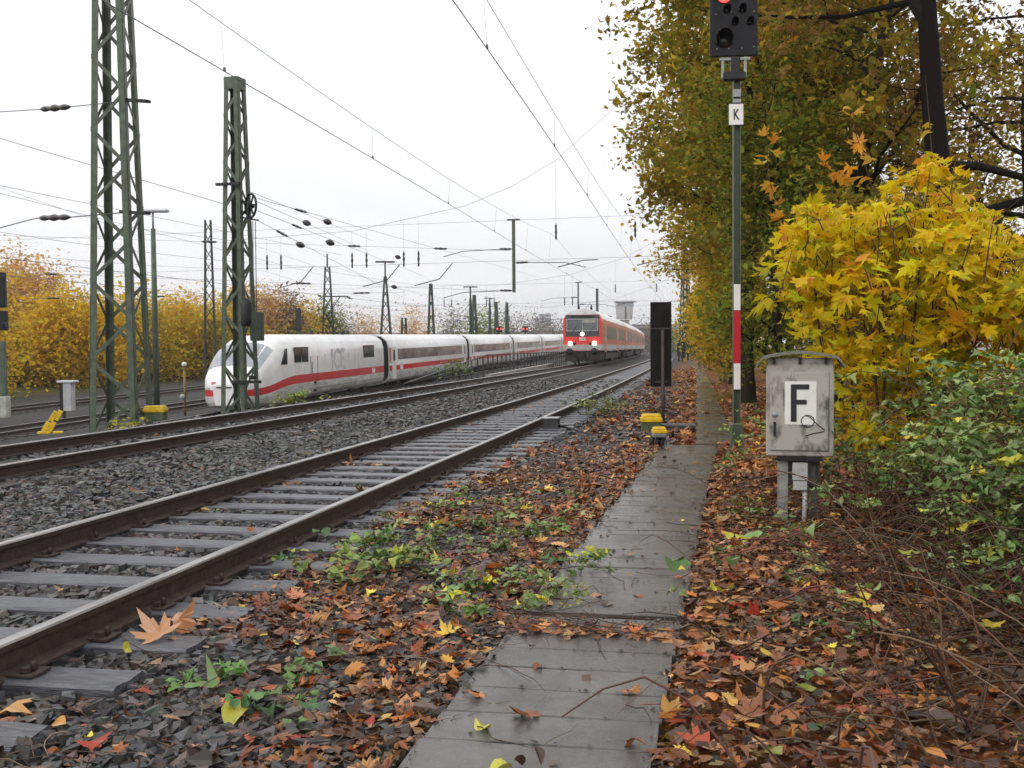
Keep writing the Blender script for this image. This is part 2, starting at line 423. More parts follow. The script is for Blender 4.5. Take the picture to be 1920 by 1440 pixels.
track("lower railway track under the white train", -20.5, 2.0, .6, icec, zl, M_WOODD, .02, 0, v1=300, sl_to=80, w=.06)
track("lower railway track just left of the white train", -25.6, 2.0, .6, icec, zl, M_WOODD, .02, 0, v1=300, sl_to=80, w=.06)
track("farthest lower railway track along the orange trees", -33.2, 2.0, .6, icec, zl, M_WOODD, .02, 0, v1=300, sl_to=80, w=.06)
# ------------------------------------------------------------------ scattering of stones, leaves, twigs (numpy)
def rotmats(tilt, az, yaw):
    """rotation: yaw about z, then tilt towards az"""
    n = len(tilt)
    cz, sz = np.cos(yaw), np.sin(yaw)
    Rz = np.zeros((n, 3, 3)); Rz[:, 0, 0] = cz; Rz[:, 0, 1] = -sz; Rz[:, 1, 0] = sz; Rz[:, 1, 1] = cz; Rz[:, 2, 2] = 1
    kx, ky = -np.sin(az), np.cos(az); c, s = np.cos(tilt), np.sin(tilt); t = 1 - c
    K = np.zeros((n, 3, 3))
    K[:, 0, 0] = c + kx * kx * t; K[:, 0, 1] = kx * ky * t; K[:, 0, 2] = ky * s
    K[:, 1, 0] = kx * ky * t; K[:, 1, 1] = c + ky * ky * t; K[:, 1, 2] = -kx * s
    K[:, 2, 0] = -ky * s; K[:, 2, 1] = kx * s; K[:, 2, 2] = c
    return K @ Rz
def _polar(half):
    pts = [(a, r) for a, r in half] + [(360 - a, r) for a, r in half[::-1] if 0 < a < 180]
    return np.array([(0, 0, 0)] + [(r * math.sin(R(a)), r * math.cos(R(a)), 0) for a, r in pts], float)
def _fan(n): return np.array([(0, 1 + (i + 1) % n, 1 + i) for i in range(n)])
MAPLE = _polar([(0, .62), (13, .40), (19, .43), (30, .24), (44, .52), (53, .40), (60, .43), (76, .24), (100, .42), (118, .30), (150, .22), (180, .12)])
OVAL = _polar([(0, .55), (22, .36), (50, .27), (90, .25), (135, .28), (180, .42)])
OAK = _polar([(0, .55), (16, .36), (26, .44), (36, .28), (55, .34), (75, .20), (98, .30), (122, .20), (150, .26), (180, .45)])
DIAM = np.array([(0, -.5, 0), (.3, .02, .06), (0, .5, 0), (-.3, .02, .06)], float)
DIAM_F = np.array([(0, 1, 2), (0, 2, 3)])
def leaves_geo(P, size, tmpl, faces, tilt, az, yaw, curl, cols):
    n = len(P); T = np.repeat(tmpl[None], n, 0).copy()
    T += 0
    if curl > 0:
        a, b, c = rng.normal(0, curl, (3, n, 1)); d = rng.normal(0, curl * .9, (n, 1))
        x, y = T[:, :, 0], T[:, :, 1]
        T[:, :, 2] += a * x * x * 2 + b * y * y * 2 + c * x * y * 2 + d * np.abs(x)
    V = np.einsum('nij,nkj->nki', rotmats(tilt, az, yaw), T * size[:, None, None]) + P[:, None, :]
    k = tmpl.shape[0]
    Fc = (faces[None] + (np.arange(n) * k)[:, None, None]).reshape(-1, 3)
    C = np.repeat(cols[:, None, :], k, 1)
    return V.reshape(-1, 3), Fc, C.reshape(-1, 3)
def merge(parts):
    Vs, Fs, Cs, o = [], [], [], 0
    for V, Fc, C in parts: Vs.append(V); Fs.append(Fc + o); Cs.append(C); o += len(V)
    return np.concatenate(Vs), np.concatenate(Fs), np.concatenate(Cs)
def pick(pal, n, jit=.22):
    wts = np.array([p[3] for p in pal], float); c = np.array([p[:3] for p in pal])[rng.choice(len(pal), n, p=wts / wts.sum())]
    return np.clip(c * (1 + rng.normal(0, jit, (n, 1))) * (1 + rng.normal(0, .08, (n, 3))), .004, .9)
_fwd = np.array([-math.sin(AZ), math.cos(AZ)]); _rgt = np.array([math.cos(AZ), math.sin(AZ)])
def seen(u, v, margin=1.2):
    Z = u * _fwd[0] + v * _fwd[1]; X = u * _rgt[0] + v * _rgt[1]
    return (Z > 1.6) & (np.abs(X) < Z * .52 + margin)
def vnoise(u, v, sc, seed=0):
    r = np.random.default_rng(seed).random((64, 64)); x, y = u / sc, v / sc
    xi, yi = np.floor(x).astype(int), np.floor(y).astype(int); fx, fy = x - xi, y - yi; fx = fx * fx * (3 - 2 * fx); fy = fy * fy * (3 - 2 * fy)
    g = lambda a, b: r[a % 64, b % 64]
    return (g(xi, yi) * (1 - fx) + g(xi + 1, yi) * fx) * (1 - fy) + (g(xi, yi + 1) * (1 - fx) + g(xi + 1, yi + 1) * fx) * fy

# ------------------------------------------------------------------ concrete slab path
def path_l(v): return -.938 + .0469 * (v - 3.61)
def path_r(v): return -.149 + .041 * (v - 3.25)
slab_protos = []
def slab(u0, u1, v, dv, z, label, group):
    jr = random.Random(int(v * 997))
    W = u1 - u0
    mb = MB(); nx = 7; b = .004; P = []
    # one lid with worn, slightly uneven long edges
    top = [(-W / 2 + W * i / (nx - 1)) for i in range(nx)]
    e0 = [jr.uniform(-.006, .006) for _ in top]; e1 = [jr.uniform(-.006, .006) for _ in top]
    for (yy, zz) in ((-dv / 2, -.07), (-dv / 2, -b), (-dv / 2 + b, 0), (dv / 2 - b, 0), (dv / 2, -b), (dv / 2, -.07)):
        for i, x in enumerate(top): P.append((x, yy + (e0[i] if yy < 0 else e1[i]), zz + jr.uniform(-.0005, .0005)))
    Fc = [(r * nx + i, r * nx + i + 1, (r + 1) * nx + i + 1, (r + 1) * nx + i) for r in range(5) for i in range(nx - 1)]
    Fc += [tuple(r * nx for r in range(6)), tuple(r * nx + nx - 1 for r in range(6))[::-1]]
    mb.add(P, Fc)
    o = mb.build("concrete_slab", M_CONC)
    o.location = ((u0 + u1) / 2 + jr.uniform(-.012, .012), v, z + jr.uniform(-.0025, .0025)); o.rotation_euler = (jr.uniform(-.002, .002), jr.uniform(-.004, .004), jr.uniform(-.006, .006))
    return tag(o, label, "slab", group)
PZ = .045
v = 1.30
while v < 14.0:
    gap = .09 if 4.62 < v < 4.86 else 0
    slab(path_l(v), path_r(v), v, .262, PZ, "wet concrete slab in the near stretch of the trackside path", "wet slabs of the near path stretch")
    v += .270 + gap
v = 14.45
while v < 30:
    slab(.0, .56, v, .49, PZ, "mossy concrete slab of the path beyond the signal pole", "slabs of the far path stretch"); v += .5
mb = MB(); st = np.arange(30, 131, 2.0); P = []
for v in st:
    c = float(np.interp(v, (30, 45, 60, 98, 131), (0, 0, -.1, -.92, -1.8))); P += [(c, v, -.05), (c, v, PZ), (c + .56, v, PZ), (c + .56, v, -.05)]
mb.add(P, [(k * 4 + a, k * 4 + a + 1, k * 4 + a + 5, k * 4 + a + 4) for k in range(len(st) - 1) for a in range(3)])
struct(mb.build("path", M_CONC))

# ------------------------------------------------------------------ ballast stones
def stones(n0, umin, umax, vmin, vmax, size, name, keep):
    u = rng.uniform(umin, umax, n0); v = rng.uniform(vmin, vmax, n0)
    k = seen(u, v) & keep(u, v); u, v = u[k], v[k]; n = len(u)
    base = np.array([(sx, sy, sz) for sz in (-1, 1) for sx, sy in ((-1, -1), (1, -1), (1, 1), (-1, 1))], float)
    T = np.repeat(base[None], n, 0) * (1 + rng.uniform(-.5, .3, (n, 8, 3)))
    T[:, 4:, :2] *= rng.uniform(.45, .95, (n, 1, 1)); T[:, :4, :2] *= rng.uniform(.6, 1.0, (n, 1, 1))
    s = size * np.clip(np.exp(rng.normal(0, .36, n)), .4, 1.55) * (1 + .012 * v)
    T *= (s[:, None] * np.stack([rng.uniform(.6, 1.15, n), rng.uniform(.45, .9, n), rng.uniform(.34, .75, n)], 1))[:, None, :] * .5
    rot = rotmats(np.abs(rng.normal(0, .35, n)), rng.uniform(0, 6.28, n), rng.uniform(0, 6.28, n))
    zz = terrain(u, v) + rng.uniform(-.012, .022, n) * np.minimum(1, s / .05)
    V = np.einsum('nij,nkj->nki', rot, T) + np.stack([u, v, zz], 1)[:, None, :]
    f = np.array([(0, 2, 1), (0, 3, 2), (4, 5, 6), (4, 6, 7), (0, 1, 5), (0, 5, 4), (1, 2, 6), (1, 6, 5), (2, 3, 7), (2, 7, 6), (3, 0, 4), (3, 4, 7)])
    Fc = (f[None] + (np.arange(n) * 8)[:, None, None]).reshape(-1, 3)
    c = pick([(.042, .042, .043, 3), (.064, .062, .062, 3), (.028, .028, .029, 2), (.105, .10, .098, .9), (.082, .062, .048, 1)], n, .25)
    o = np_mesh(name, V.reshape(-1, 3), Fc, np.repeat(c[:, None], 8, 1).reshape(-1, 3), vmat("ballast_stone", .42, spec=.5, bump=.3))
    return tag(o, kind="stuff")
SL0, SLD = 6.40 - 9 * .55, .55
def on_track(u, v):
    c = curve(v); a = (np.abs(np.abs(u - C1 - c) - .752) < .08) | (np.abs(np.abs(u - C2 - c) - .752) < .08)
    ph = np.abs((v - SL0 + SLD / 2) % SLD - SLD / 2); s = (np.abs(u - C1 - c) < 1.3) & (ph < .135)
    ph2 = np.abs((v - 5.0 + .3) % .6 - .3); s2 = (np.abs(u - C2 - c) < 1.3) & (ph2 < .10) & (vnoise(u, v, .5, 9) > .45)
    return a | s | s2
def off_path(u, v): return ~(((u > path_l(v) - .02) & (u < path_r(v) + .03) & (v < 14.2)) | ((u > -.03) & (u < .6) & (v >= 14)))
ok = lambda u, v: ~on_track(u, v) & off_path(u, v)
o = stones(52000, -6.5, -.2, 1.8, 8, .064, "ballast_stones", ok)
tag(o, "dark wet crushed stone lying around the near rails and sleepers", "ballast")
o = stones(42000, -10.6, -.2, 8, 17, .072, "ballast_stones", ok)
tag(o, "dark crushed stone between the two near tracks in the middle distance", "ballast")
o = stones(52000, -15, -.2, 17, 42, .085, "ballast_stones", ok)
tag(o, "far crushed stone between the tracks towards the red train", "ballast")

# ------------------------------------------------------------------ fallen leaves
LITTER = [(0.258, 0.080, 0.020, 3), (0.194, 0.067, 0.023, 3), (0.427, 0.209, 0.077, 2.2), (0.464, 0.159, 0.028, 2), (0.097, 0.038, 0.018, 2), (0.542, 0.295, 0.083, 0.8), (0.711, 0.490, 0.063, 0.25), (0.336, 0.049, 0.018, 0.7)]
def litter(n0, umin, umax, vmin, vmax, size, dens, zmax, name):
    u = rng.uniform(umin, umax, n0); v = rng.uniform(vmin, vmax, n0)
    k = seen(u, v, 1.5) & (rng.random(n0) < dens(u, v)); u, v = u[k], v[k]; n = len(u); parts = []
    kind = rng.choice(3, n, p=[.24, .36, .40])
    z = terrain(u, v) + rng.random(n) ** 1.4 * zmax + .015
    onp = ~off_path(u, v); z = np.where(onp, PZ + .012, z)
    s = size * np.exp(rng.normal(0, .3, n)) * (1 + .01 * v)
    cols = pick(LITTER, n)
    for q, (T, sc) in enumerate(((MAPLE, 1.15), (OVAL, .85), (OAK, 1.1))):
        m = kind == q; c = m.sum()
        parts.append(leaves_geo(np.stack([u, v, z], 1)[m], s[m] * sc, T, _fan(len(T) - 1), np.abs(rng.normal(0, .34, c)) * np.where(onp[m], .2, 1), rng.uniform(0, 6.28, c), rng.uniform(0, 6.28, c), .32, cols[m]))
    V, Fc, C = merge(parts)
    return tag(np_mesh(name, V, Fc, C, vmat("dead_leaf", .30, .12, .5)), kind="stuff")
def dens_right(u, v):
    e = np.where(v < 14.2, path_r(v), .56)
    d = u - e
    return np.where(d < .015, 0, np.where(d < 2.2, 1, .55)) * (.55 + .45 * vnoise(u, v, .35, 3)) * (1 - .72 * sstep(.55, 1.25, d) * sstep(9, 7, v))
def dens_left(u, v):
    e = np.where(v < 14.2, path_l(v), 0)
    d = e - u
    edge = np.exp(-(np.clip(d, 0, 9) / (.46 + .34 * vnoise(u, v, .8, 5))) ** 2)
    patch = np.where((v > 4.2) & (v < 10.5), .95 * sstep(.22, .5, vnoise(u, v, .7, 11)), .34 * sstep(.3, .7, vnoise(u, v, .6, 12)))
    patch = np.where(v < 4.4, patch * sstep(1.3, .7, d), patch); patch = np.maximum(patch, .55 * sstep(9, 16, v) * vnoise(u, v, .5, 14))
    rl = .40 * np.exp(-((d - 1.65) / .2) ** 2) * vnoise(u, v, .5, 13)
    out = np.where(d < .02, np.where((v > 4.60) & (v < 4.82), .55, .006), np.maximum(np.maximum(edge, patch * (d < 1.75)), rl))
    out = np.where((v < 14.2) & (u > path_r(v) - .01), 0, out); out = np.where((v >= 14.2) & (u > .56), 0, out)
    return np.where(u < -2.5, 0, out)
tag(litter(36000, -.2, 6.5, 2, 11, .072, dens_right, .07, "leaf_litter"), "thick rust brown leaf litter on the bank right of the path", "leaf litter")
def crumbs(n0, umin, umax, vmin, vmax, dens, label, pal, size=.031):
    u = rng.uniform(umin, umax, n0); v = rng.uniform(vmin, vmax, n0); k = seen(u, v, 1) & (rng.random(n0) < dens(u, v)); u, v = u[k], v[k]; n = len(u)
    z = np.where(off_path(u, v), terrain(u, v) + rng.random(n) * .045 + .012, PZ + .006)
    V, Fc, C = leaves_geo(np.stack([u, v, z], 1), size * np.exp(rng.normal(0, .5, n)), DIAM * np.array([1.4, 1, 1]), DIAM_F, np.abs(rng.normal(0, .45, n)), rng.uniform(0, 6.28, n), rng.uniform(0, 6.28, n), 0, pick(pal, n, .3))
    return tag(np_mesh("leaf_crumbs", V, Fc, C, vmat("dead_leaf", .30, .12, .5)), label, "leaf litter", kind="stuff")
CR = [(.05, .024, .015, 4), (.10, .05, .026, 3), (.20, .10, .05, 1.5), (.30, .18, .09, .7), (.03, .018, .013, 2)]
crumbs(80000, -.2, 6, 2, 11, lambda u, v: .95 * (u > path_r(v) + .02) * (.5 + .5 * vnoise(u, v, .3, 8)), "broken brown leaf crumbs and soil on the right bank", CR)
crumbs(46000, -2.7, .4, 2, 13, lambda u, v: np.clip(dens_left(u, v) * 1.1 + .05, 0, 1) * np.where(off_path(u, v), 1, .035), "broken leaf crumbs between stones and path slabs", CR)
_jv = np.arange(1.30 - .135, 14, .27)
def _joint(u, v): return (np.abs((v - 1.165 + .135) % .27 - .135) < .012) | (np.abs(u - path_r(v)) < .03) | (np.abs(u - path_l(v)) < .04)
crumbs(30000, -1.0, .35, 2, 13.8, lambda u, v: _joint(u, v) * (u > path_l(v)) * (u < path_r(v)) * .55 * vnoise(u, v, .15, 61), 'dark soil and crushed leaf bits in the joints of the near path', [(.03, .02, .014, 3), (.07, .035, .02, 1.5), (.18, .09, .04, .4)], .017)
WEED = [(.07, .11, .04, 3), (.11, .15, .07, 2), (.20, .22, .06, 1)]
crumbs(22000, .1, 5, 2, 11, lambda u, v: (u > path_r(v) + .05) * sstep(.42, .75, vnoise(u, v, .45, 55)), "tiny green weeds sprinkled over the right bank", WEED, .035)
tag(litter(26000, -.2, 7, 11, 34, .10, dens_right, .07, "leaf_litter"), "far rust brown leaf litter under the trees beyond the grey cabinet", "leaf litter")
tag(litter(30000, -2.7, .5, 2, 14.2, .072, dens_left, .045, "leaf_litter"), "brown leaves drifted between the near rail and the concrete path", "leaf litter")
tag(litter(26000, -2.7, .6, 14.2, 60, .12, dens_left, .05, "leaf_litter"), "orange leaves covering the verge around the tall black board", "leaf litter")
def dens_tr(u, v):
    c = curve(v); inr = np.exp(-((u - (C1 - .58 + c)) / .16) ** 2) * .9 + .10 * (np.abs(u - C1 - c) < .7) + .02
    return inr * vnoise(u, v, .5, 21) * (1 - .0 * v) * ~(np.abs(np.abs(u - C1 - c) - .752) < .09)
tag(litter(14000, -9, -2.4, 2.5, 40, .085, dens_tr, .05, "leaf_litter"), "scattered orange leaves between the near rails and on the ballast", "leaf litter")

# larger single leaves that stand out
def big_leaf(px_, py_, size, col, tmpl, label, tilt=.25, z=.06, yaw=None):
    q = D(px_, py_, 1) - CAM; p = CAM + q * ((z - CAM[2]) / q[2])
    V, Fc, C = leaves_geo(np.array([p]), np.array([size]), tmpl, _fan(len(tmpl) - 1), np.array([tilt]), np.array([rng.uniform(0, 6.28)]), np.array([rng.uniform(0, 6.28) if yaw is None else yaw]), .35, np.array([col]))
    V = V - p
    o = np_mesh("fallen_leaf", V, Fc, C, vmat("dead_leaf", .30, .12, .5)); o.location = p
    return tag(o, label, "leaf")
big_leaf(440, 1333, .15, (.36, .34, .03), OVAL * 1.3, "yellow green rounded leaf lying on dark stones near the bottom edge")
big_leaf(300, 1188, .24, (.50, .25, .12), MAPLE * 1.1, "big pale tan maple leaf curled up against the near rail", .3, .08)
big_leaf(335, 1160, .20, (.48, .22, .10), MAPLE * 1.1, "tan maple leaf leaning on the big pale one by the rail", .8, .10)
big_leaf(238, 1215, .11, (.45, .40, .03), OVAL, "small yellow leaf standing up beside the near rail", .9, .08)
big_leaf(15, 1325, .19, (.58, .32, .12), MAPLE, "golden tan maple leaf at the bottom left corner", .3, .07)
big_leaf(903, 1362, .085, (.55, .50, .10), OVAL * 1.15, "pale yellow oval leaf on the near path slabs", .1, .055)
big_leaf(1118, 1112, .10, (.42, .19, .10), MAPLE, "dry tan maple leaf alone in the middle of the path", .2, .06)
big_leaf(940, 1440, .10, (.55, .52, .08), OVAL * 1.2, "lime yellow leaf at the very bottom of the path", .1, .055)
big_leaf(975, 1424, .075, (.06, .03, .02), OVAL, "dark curled leaf on a twig across the path", .9, .075)
big_leaf(1010, 1412, .075, (.07, .035, .02), OVAL, "second dark curled leaf on the path twig, nearer the right edge", .7, .075)
big_leaf(1420, 1155, .16, (.34, .03, .012), MAPLE, "deep red leaf lying on the litter right of the path", .4, .09)
big_leaf(1190, 1385, .10, (.25, .09, .03), OAK, "rust coloured oak leaf near the right edge of the near path", .5, .07)
big_leaf(658, 1253, .13, (.50, .20, .03), OAK, "bright orange oak leaf standing among dark stones", .9, .08)
big_leaf(708, 1200, .08, (.55, .55, .18), OVAL * 1.2, "pale lemon leaf between the brambles and the path", .4, .06)
big_leaf(1440, 1220, .09, (.55, .36, .04), OVAL * 1.2, "round yellow leaf on the litter right of the path", .3, .09)
big_leaf(1510, 1290, .10, (.22, .25, .02), OVAL, "olive green leaf on the litter below the thicket", .3, .10)

# ------------------------------------------------------------------ twigs
def tubes_np(lines, rads, cols, name, m, parent=None, n=4):
    Vs, Fs, Cs, o = [], [], [], 0
    ang = np.arange(n) * 2 * math.pi / n; ca, sa = np.cos(ang), np.sin(ang)
    for L, r, c in zip(lines, rads, cols):
        L = np.asarray(L, float); k = len(L)
        d = np.gradient(L, axis=0); d /= np.linalg.norm(d, axis=1)[:, None] + 1e-9
        up = np.array([0, 0, 1.]) if abs(d[0, 2]) < .85 else np.array([1., 0, 0])
        x = np.cross(d, up); x /= np.linalg.norm(x, axis=1)[:, None] + 1e-9; y = np.cross(d, x)
        rr = np.broadcast_to(np.asarray(r, float), (k,))
        V = L[:, None] + (x[:, None] * ca[None, :, None] + y[:, None] * sa[None, :, None]) * rr[:, None, None]
        a = np.arange(k - 1)[:, None] * n; b = np.arange(n)[None]; b2 = (b + 1) % n
        q = np.stack([a + b, a + b2, a + n + b2, a + n + b], -1).reshape(-1, 4)
        Vs.append(V.reshape(-1, 3)); Fs.append(q + o); Cs.append(np.repeat(np.asarray(c)[None], k * n, 0)); o += k * n
    return np_mesh(name, np.concatenate(Vs), np.concatenate(Fs), np.concatenate(Cs), m, parent, True, 4)
BARK = vmat("twig_bark", .7, spec=.15)
def ground_twigs(n, umin, umax, vmin, vmax, zr, lr, rr, pal, keep, up=.15):
    Ls, Rs, Cs = [], [], pick(pal, n)
    u = rng.uniform(umin, umax, n); v = rng.uniform(vmin, vmax, n); k = keep(u, v) & seen(u, v, .8)
    for i in np.where(k)[0]:
        L = rng.uniform(*lr); a = rng.uniform(0, 6.28); m = 6; t = np.linspace(0, 1, m)
        b = rng.normal(0, .35); e = min(abs(rng.normal(0, up)), .55);
        x = u[i] + L * t * np.cos(a + b * t); y = v[i] + L * t * np.sin(a + b * t)
        z = terrain(x, y) + rng.uniform(*zr) + L * e * np.sin(t * rng.uniform(1.5, 3.1)) + np.r_[0, rng.normal(0, .006, m - 1)]
        r = rng.uniform(*rr); Ls.append(np.stack([x, y, z], 1)); Rs.append(r * (1 - .6 * t))
    return Ls, Rs, Cs[:len(Ls)]
TW = [(.085, .05, .036, 3), (.13, .09, .065, 2.5), (.05, .033, .027, 2), (.22, .16, .11, .8), (.12, .05, .04, .8)]
a = ground_twigs(2300, .15, 5.0, 2.2, 9.5, (.015, .12), (.12, .8), (.0014, .0062), TW, lambda u, v: (u > path_r(v) + .05) & (rng.random(len(u)) < .35 + .5 * sstep(.2, 1.2, u - path_r(v))), .35)
b = ground_twigs(230, 1.0, 4.6, 2.2, 7.5, (.02, .1), (.5, 1.2), (.003, .008), TW, lambda u, v: u > path_r(v) + .7, .45)
tag(tubes_np(a[0] + b[0], a[1] + b[1], list(a[2]) + list(b[2]), "fallen_twigs", BARK), "tangle of bare reddish twigs over the leaf litter", "twigs", kind="stuff")
Lc, Rc = [], []
for q in range(230):
    u, v = rng.uniform(.9, 4.0), rng.uniform(3.0, 8.0)
    if u < path_r(v) + .75: continue
    L = rng.uniform(.25, 1.0); az_ = rng.uniform(0, 6.28); ln = np.array([[0, 0, 0]]); d_ = np.array([.5 * math.cos(az_), .5 * math.sin(az_), 1.0]); pt = np.array([u, v, float(terrain(u, v)) - .02]); ln = [pt]
    for _ in range(6): d_ = d_ + rng.normal(0, .14, 3) + np.array([.04 * math.cos(az_), .04 * math.sin(az_), -.07]); d_ /= np.linalg.norm(d_); pt = pt + d_ * L / 6; ln.append(pt)
    Lc.append(np.array(ln)); Rc.append(rng.uniform(.003, .0085) * (1 - .6 * np.linspace(0, 1, 7)))
tag(tubes_np(Lc, Rc, pick([(.16, .075, .05, 3), (.20, .13, .09, 1.5), (.09, .06, .045, 1.5)], len(Lc)), "bare_canes", BARK, None, 5), "upright bare reddish canes standing out of the right bank", "canes", kind="stuff")
a = ground_twigs(420, -2.4, -.55, 2.2, 11, (.02, .05), (.1, .55), (.0014, .004), TW, lambda u, v: u < path_l(v) + .05, .12)
b = ground_twigs(46, -.8, .15, 2.6, 9, (PZ + .006, PZ + .008), (.05, .35), (.0012, .003), TW, lambda u, v: (u > path_l(v)) & (u < path_r(v)), .03)
c = ground_twigs(70, -.9, 0.0, 4.66, 4.9, (PZ + .0, PZ + .03), (.05, .35), (.0015, .004), TW, lambda u, v: (u > path_l(v)-.1) & (u < path_r(v)), .1)
tag(tubes_np(a[0] + b[0] + c[0], a[1] + b[1] + c[1], list(a[2]) + list(b[2]) + list(c[2]), "fallen_twigs", BARK), "thin dark twigs strewn on the path and the stones beside it", "twigs", kind="stuff")

# ------------------------------------------------------------------ brambles
def trifoliate(P, s, dirs):
    """three leaflets per point; returns positions, yaws"""
    n = len(P); yaw = rng.uniform(0, 6.28, n); PP, YY, SS = [], [], []
    for k, off in enumerate((0, 1.25, -1.25)):
        a = yaw + off; PP.append(P + np.stack([-np.sin(a), np.cos(a), np.zeros(n)], 1) * (s * .55)[:, None]); YY.append(a); SS.append(s * (1 if k == 0 else .85))
    return np.concatenate(PP), np.concatenate(YY), np.concatenate(SS)
GREENS = [(0.095, 0.165, 0.032, 2.5), (0.178, 0.264, 0.070, 3), (0.275, 0.330, 0.111, 1.6), (0.462, 0.446, 0.037, 0.5), (0.631, 0.495, 0.037, 0.25)]
def bramble(label, canes, leafsize, group=None, per=9, pal=GREENS, lo=.3, name="bramble_bush", cat="bush", base=None):
    t = thing(name, label, cat, base or (0, 0, 0), group=group)
    off = np.array(base or (0, 0, 0)); Ls, Rs, Pt = [], [], []
    for (p0, a, L, h) in canes:
        m = 9; s = np.linspace(0, 1, m); b = rng.normal(0, .5)
        x = p0[0] + L * s * np.cos(a + b * s); y = p0[1] + L * s * np.sin(a + b * s)
        z = p0[2] + h * np.sin(np.pi * np.clip(s * .72, 0, 1)) + rng.normal(0, .012, m) * (s > 0)
        ln = np.stack([x, y, z], 1) - off; Ls.append(ln); Rs.append(.005 * (1 - .6 * s) * (.6 + .6 * min(h, 1)))
        for q in range(per):
            f = rng.uniform(lo, 1) * (m - 1); i = int(min(f, m - 2)); pt = ln[i] * (1 - f + i) + ln[i + 1] * (f - i)
            Pt.append(pt + rng.normal(0, .05 * (.4 + h), 3))
    tubes_np(Ls, Rs, pick([(.15, .06, .05, 2), (.10, .09, .05, 1), (.13, .09, .06, 1)], len(Ls)), "stems", BARK, t)
    P = np.array(Pt); W_ = P + off; P = P[~((W_[:, 0] > .35) & (W_[:, 0] < 1.3) & (W_[:, 1] > 6.2) & (W_[:, 1] < 7.95) & (W_[:, 2] > .30))]; P[:, 2] = np.maximum(P[:, 2], terrain(P[:, 0] + off[0], P[:, 1] + off[1]) - off[2] + .03)
    s = leafsize * np.exp(rng.normal(0, .25, len(P)))
    PP, YY, SS = trifoliate(P, s, None); n = len(PP)
    cols = np.tile(pick(pal, len(P)), (3, 1))
    V, Fc, C = leaves_geo(PP, SS, OVAL * np.array([1.35, 1, 1]), _fan(len(OVAL) - 1), np.abs(rng.normal(.25, .35, n)), rng.uniform(0, 6.28, n), YY, .5, cols)
    np_mesh("leaves", V, Fc, C, vmat("bramble_leaf", .36, .18, .5), t)
    return t
def canes_at(n, cu, cv, su, sv, Lr, hr, toward=None, spread=1.2):
    out = []
    for _ in range(n):
        u, v = rng.normal(cu, su), rng.normal(cv, sv); a = rng.uniform(0, 6.28) if toward is None else rng.normal(toward, spread)
        out.append(((u, v, float(terrain(u, v))), a, rng.uniform(*Lr), rng.uniform(*hr)))
    return out
bramble("low green bramble patch between the near rail and the path", canes_at(40, -1.5, 7.2, .36, .9, (.25, .6), (.04, .15)), .056, per=6, name="bramble_patch", cat="bramble")
bramble("small yellow green bramble sprig climbing against the near rail", canes_at(12, -2.15, 5.7, .12, .3, (.25, .6), (.12, .22)), .075, per=5, pal=[(.16, .24, .05, 2), (.24, .28, .04, 1), (.08, .15, .05, 1)], name="bramble_patch", cat="bramble")
bramble("sparse green bramble runner among the stones at the bottom left", canes_at(7, -1.75, 3.75, .15, .25, (.3, .6), (.04, .10)), .07, per=4, name="bramble_patch", cat="bramble", pal=[(.14, .26, .06, 2), (.08, .17, .05, 1)])
bramble("green bramble patch beside the left edge of the path", canes_at(16, -1.0, 5.6, .18, .5, (.2, .5), (.05, .15)), .058, per=6, name="bramble_patch", cat="bramble")
bramble("tall leafy bramble thicket at the right edge of the picture", canes_at(140, 2.9, 5.9, .45, 1.1, (.8, 1.6), (.55, 1.15), math.pi, 1.5), .070, per=18)
bramble("bramble thicket growing beside the leg of the grey cabinet", canes_at(95, 2.05, 7.9, .45, .8, (.5, 1.1), (.35, .80)), .055, per=17)
bramble("bramble thicket in front of the yellow maple, right of the cabinet", canes_at(95, 3.2, 8.6, .7, .8, (.7, 1.4), (.75, 1.15)), .066, per=16)
bramble("dense fresh green bramble growth low at the right edge, before the tall thicket", canes_at(150, 2.45, 5.2, .42, .75, (.4, 1.0), (.22, .70), math.pi, 1.8), .056, per=15)
bramble("thin bramble shoots with few leaves in the lower right corner", canes_at(34, 1.95, 4.4, .4, .8, (.5, 1.2), (.25, .7)), .060, per=6)
bramble("leaf dotted bramble strip along the right side of the path", canes_at(26, .55, 6.5, .18, 1.8, (.2, .5), (.03, .12)), .05, per=3, name="bramble_patch", cat="bramble")
bramble("green weed clump beside the near rail near the grey box", canes_at(26, -2.0, 20.5, .25, .8, (.3, .6), (.15, .35)), .075, per=7, name="weed_clump", cat="weed", pal=[(.20, .24, .06, 2), (.28, .24, .08, 1), (.12, .18, .05, 1)])
p = D(555, 745, 27); bramble("green and yellow weeds in front of the white power car", canes_at(22, p[0], p[1], .35, .3, (.2, .4), (.12, .42)), .09, per=6, name="weed_clump", cat="weed", pal=[(.20, .30, .04, 2), (.35, .36, .05, 1)])
p = D(860, 702, 48); bramble("green weeds growing through the dark ramp railing", canes_at(22, p[0], p[1], .5, .5, (.3, .7), (.5, 1.1)), .14, per=6, name="weed_clump", cat="weed", pal=[(.14, .22, .05, 2), (.22, .28, .06, 1)])
p = D(232, 788, 25); bramble("yellow leaved weed at the foot of the big lattice mast", canes_at(14, p[0], p[1], .25, .2, (.2, .4), (.3, .6)), .08, per=6, name="weed_clump", cat="weed", pal=[(.5, .42, .03, 2), (.25, .28, .04, 1)])

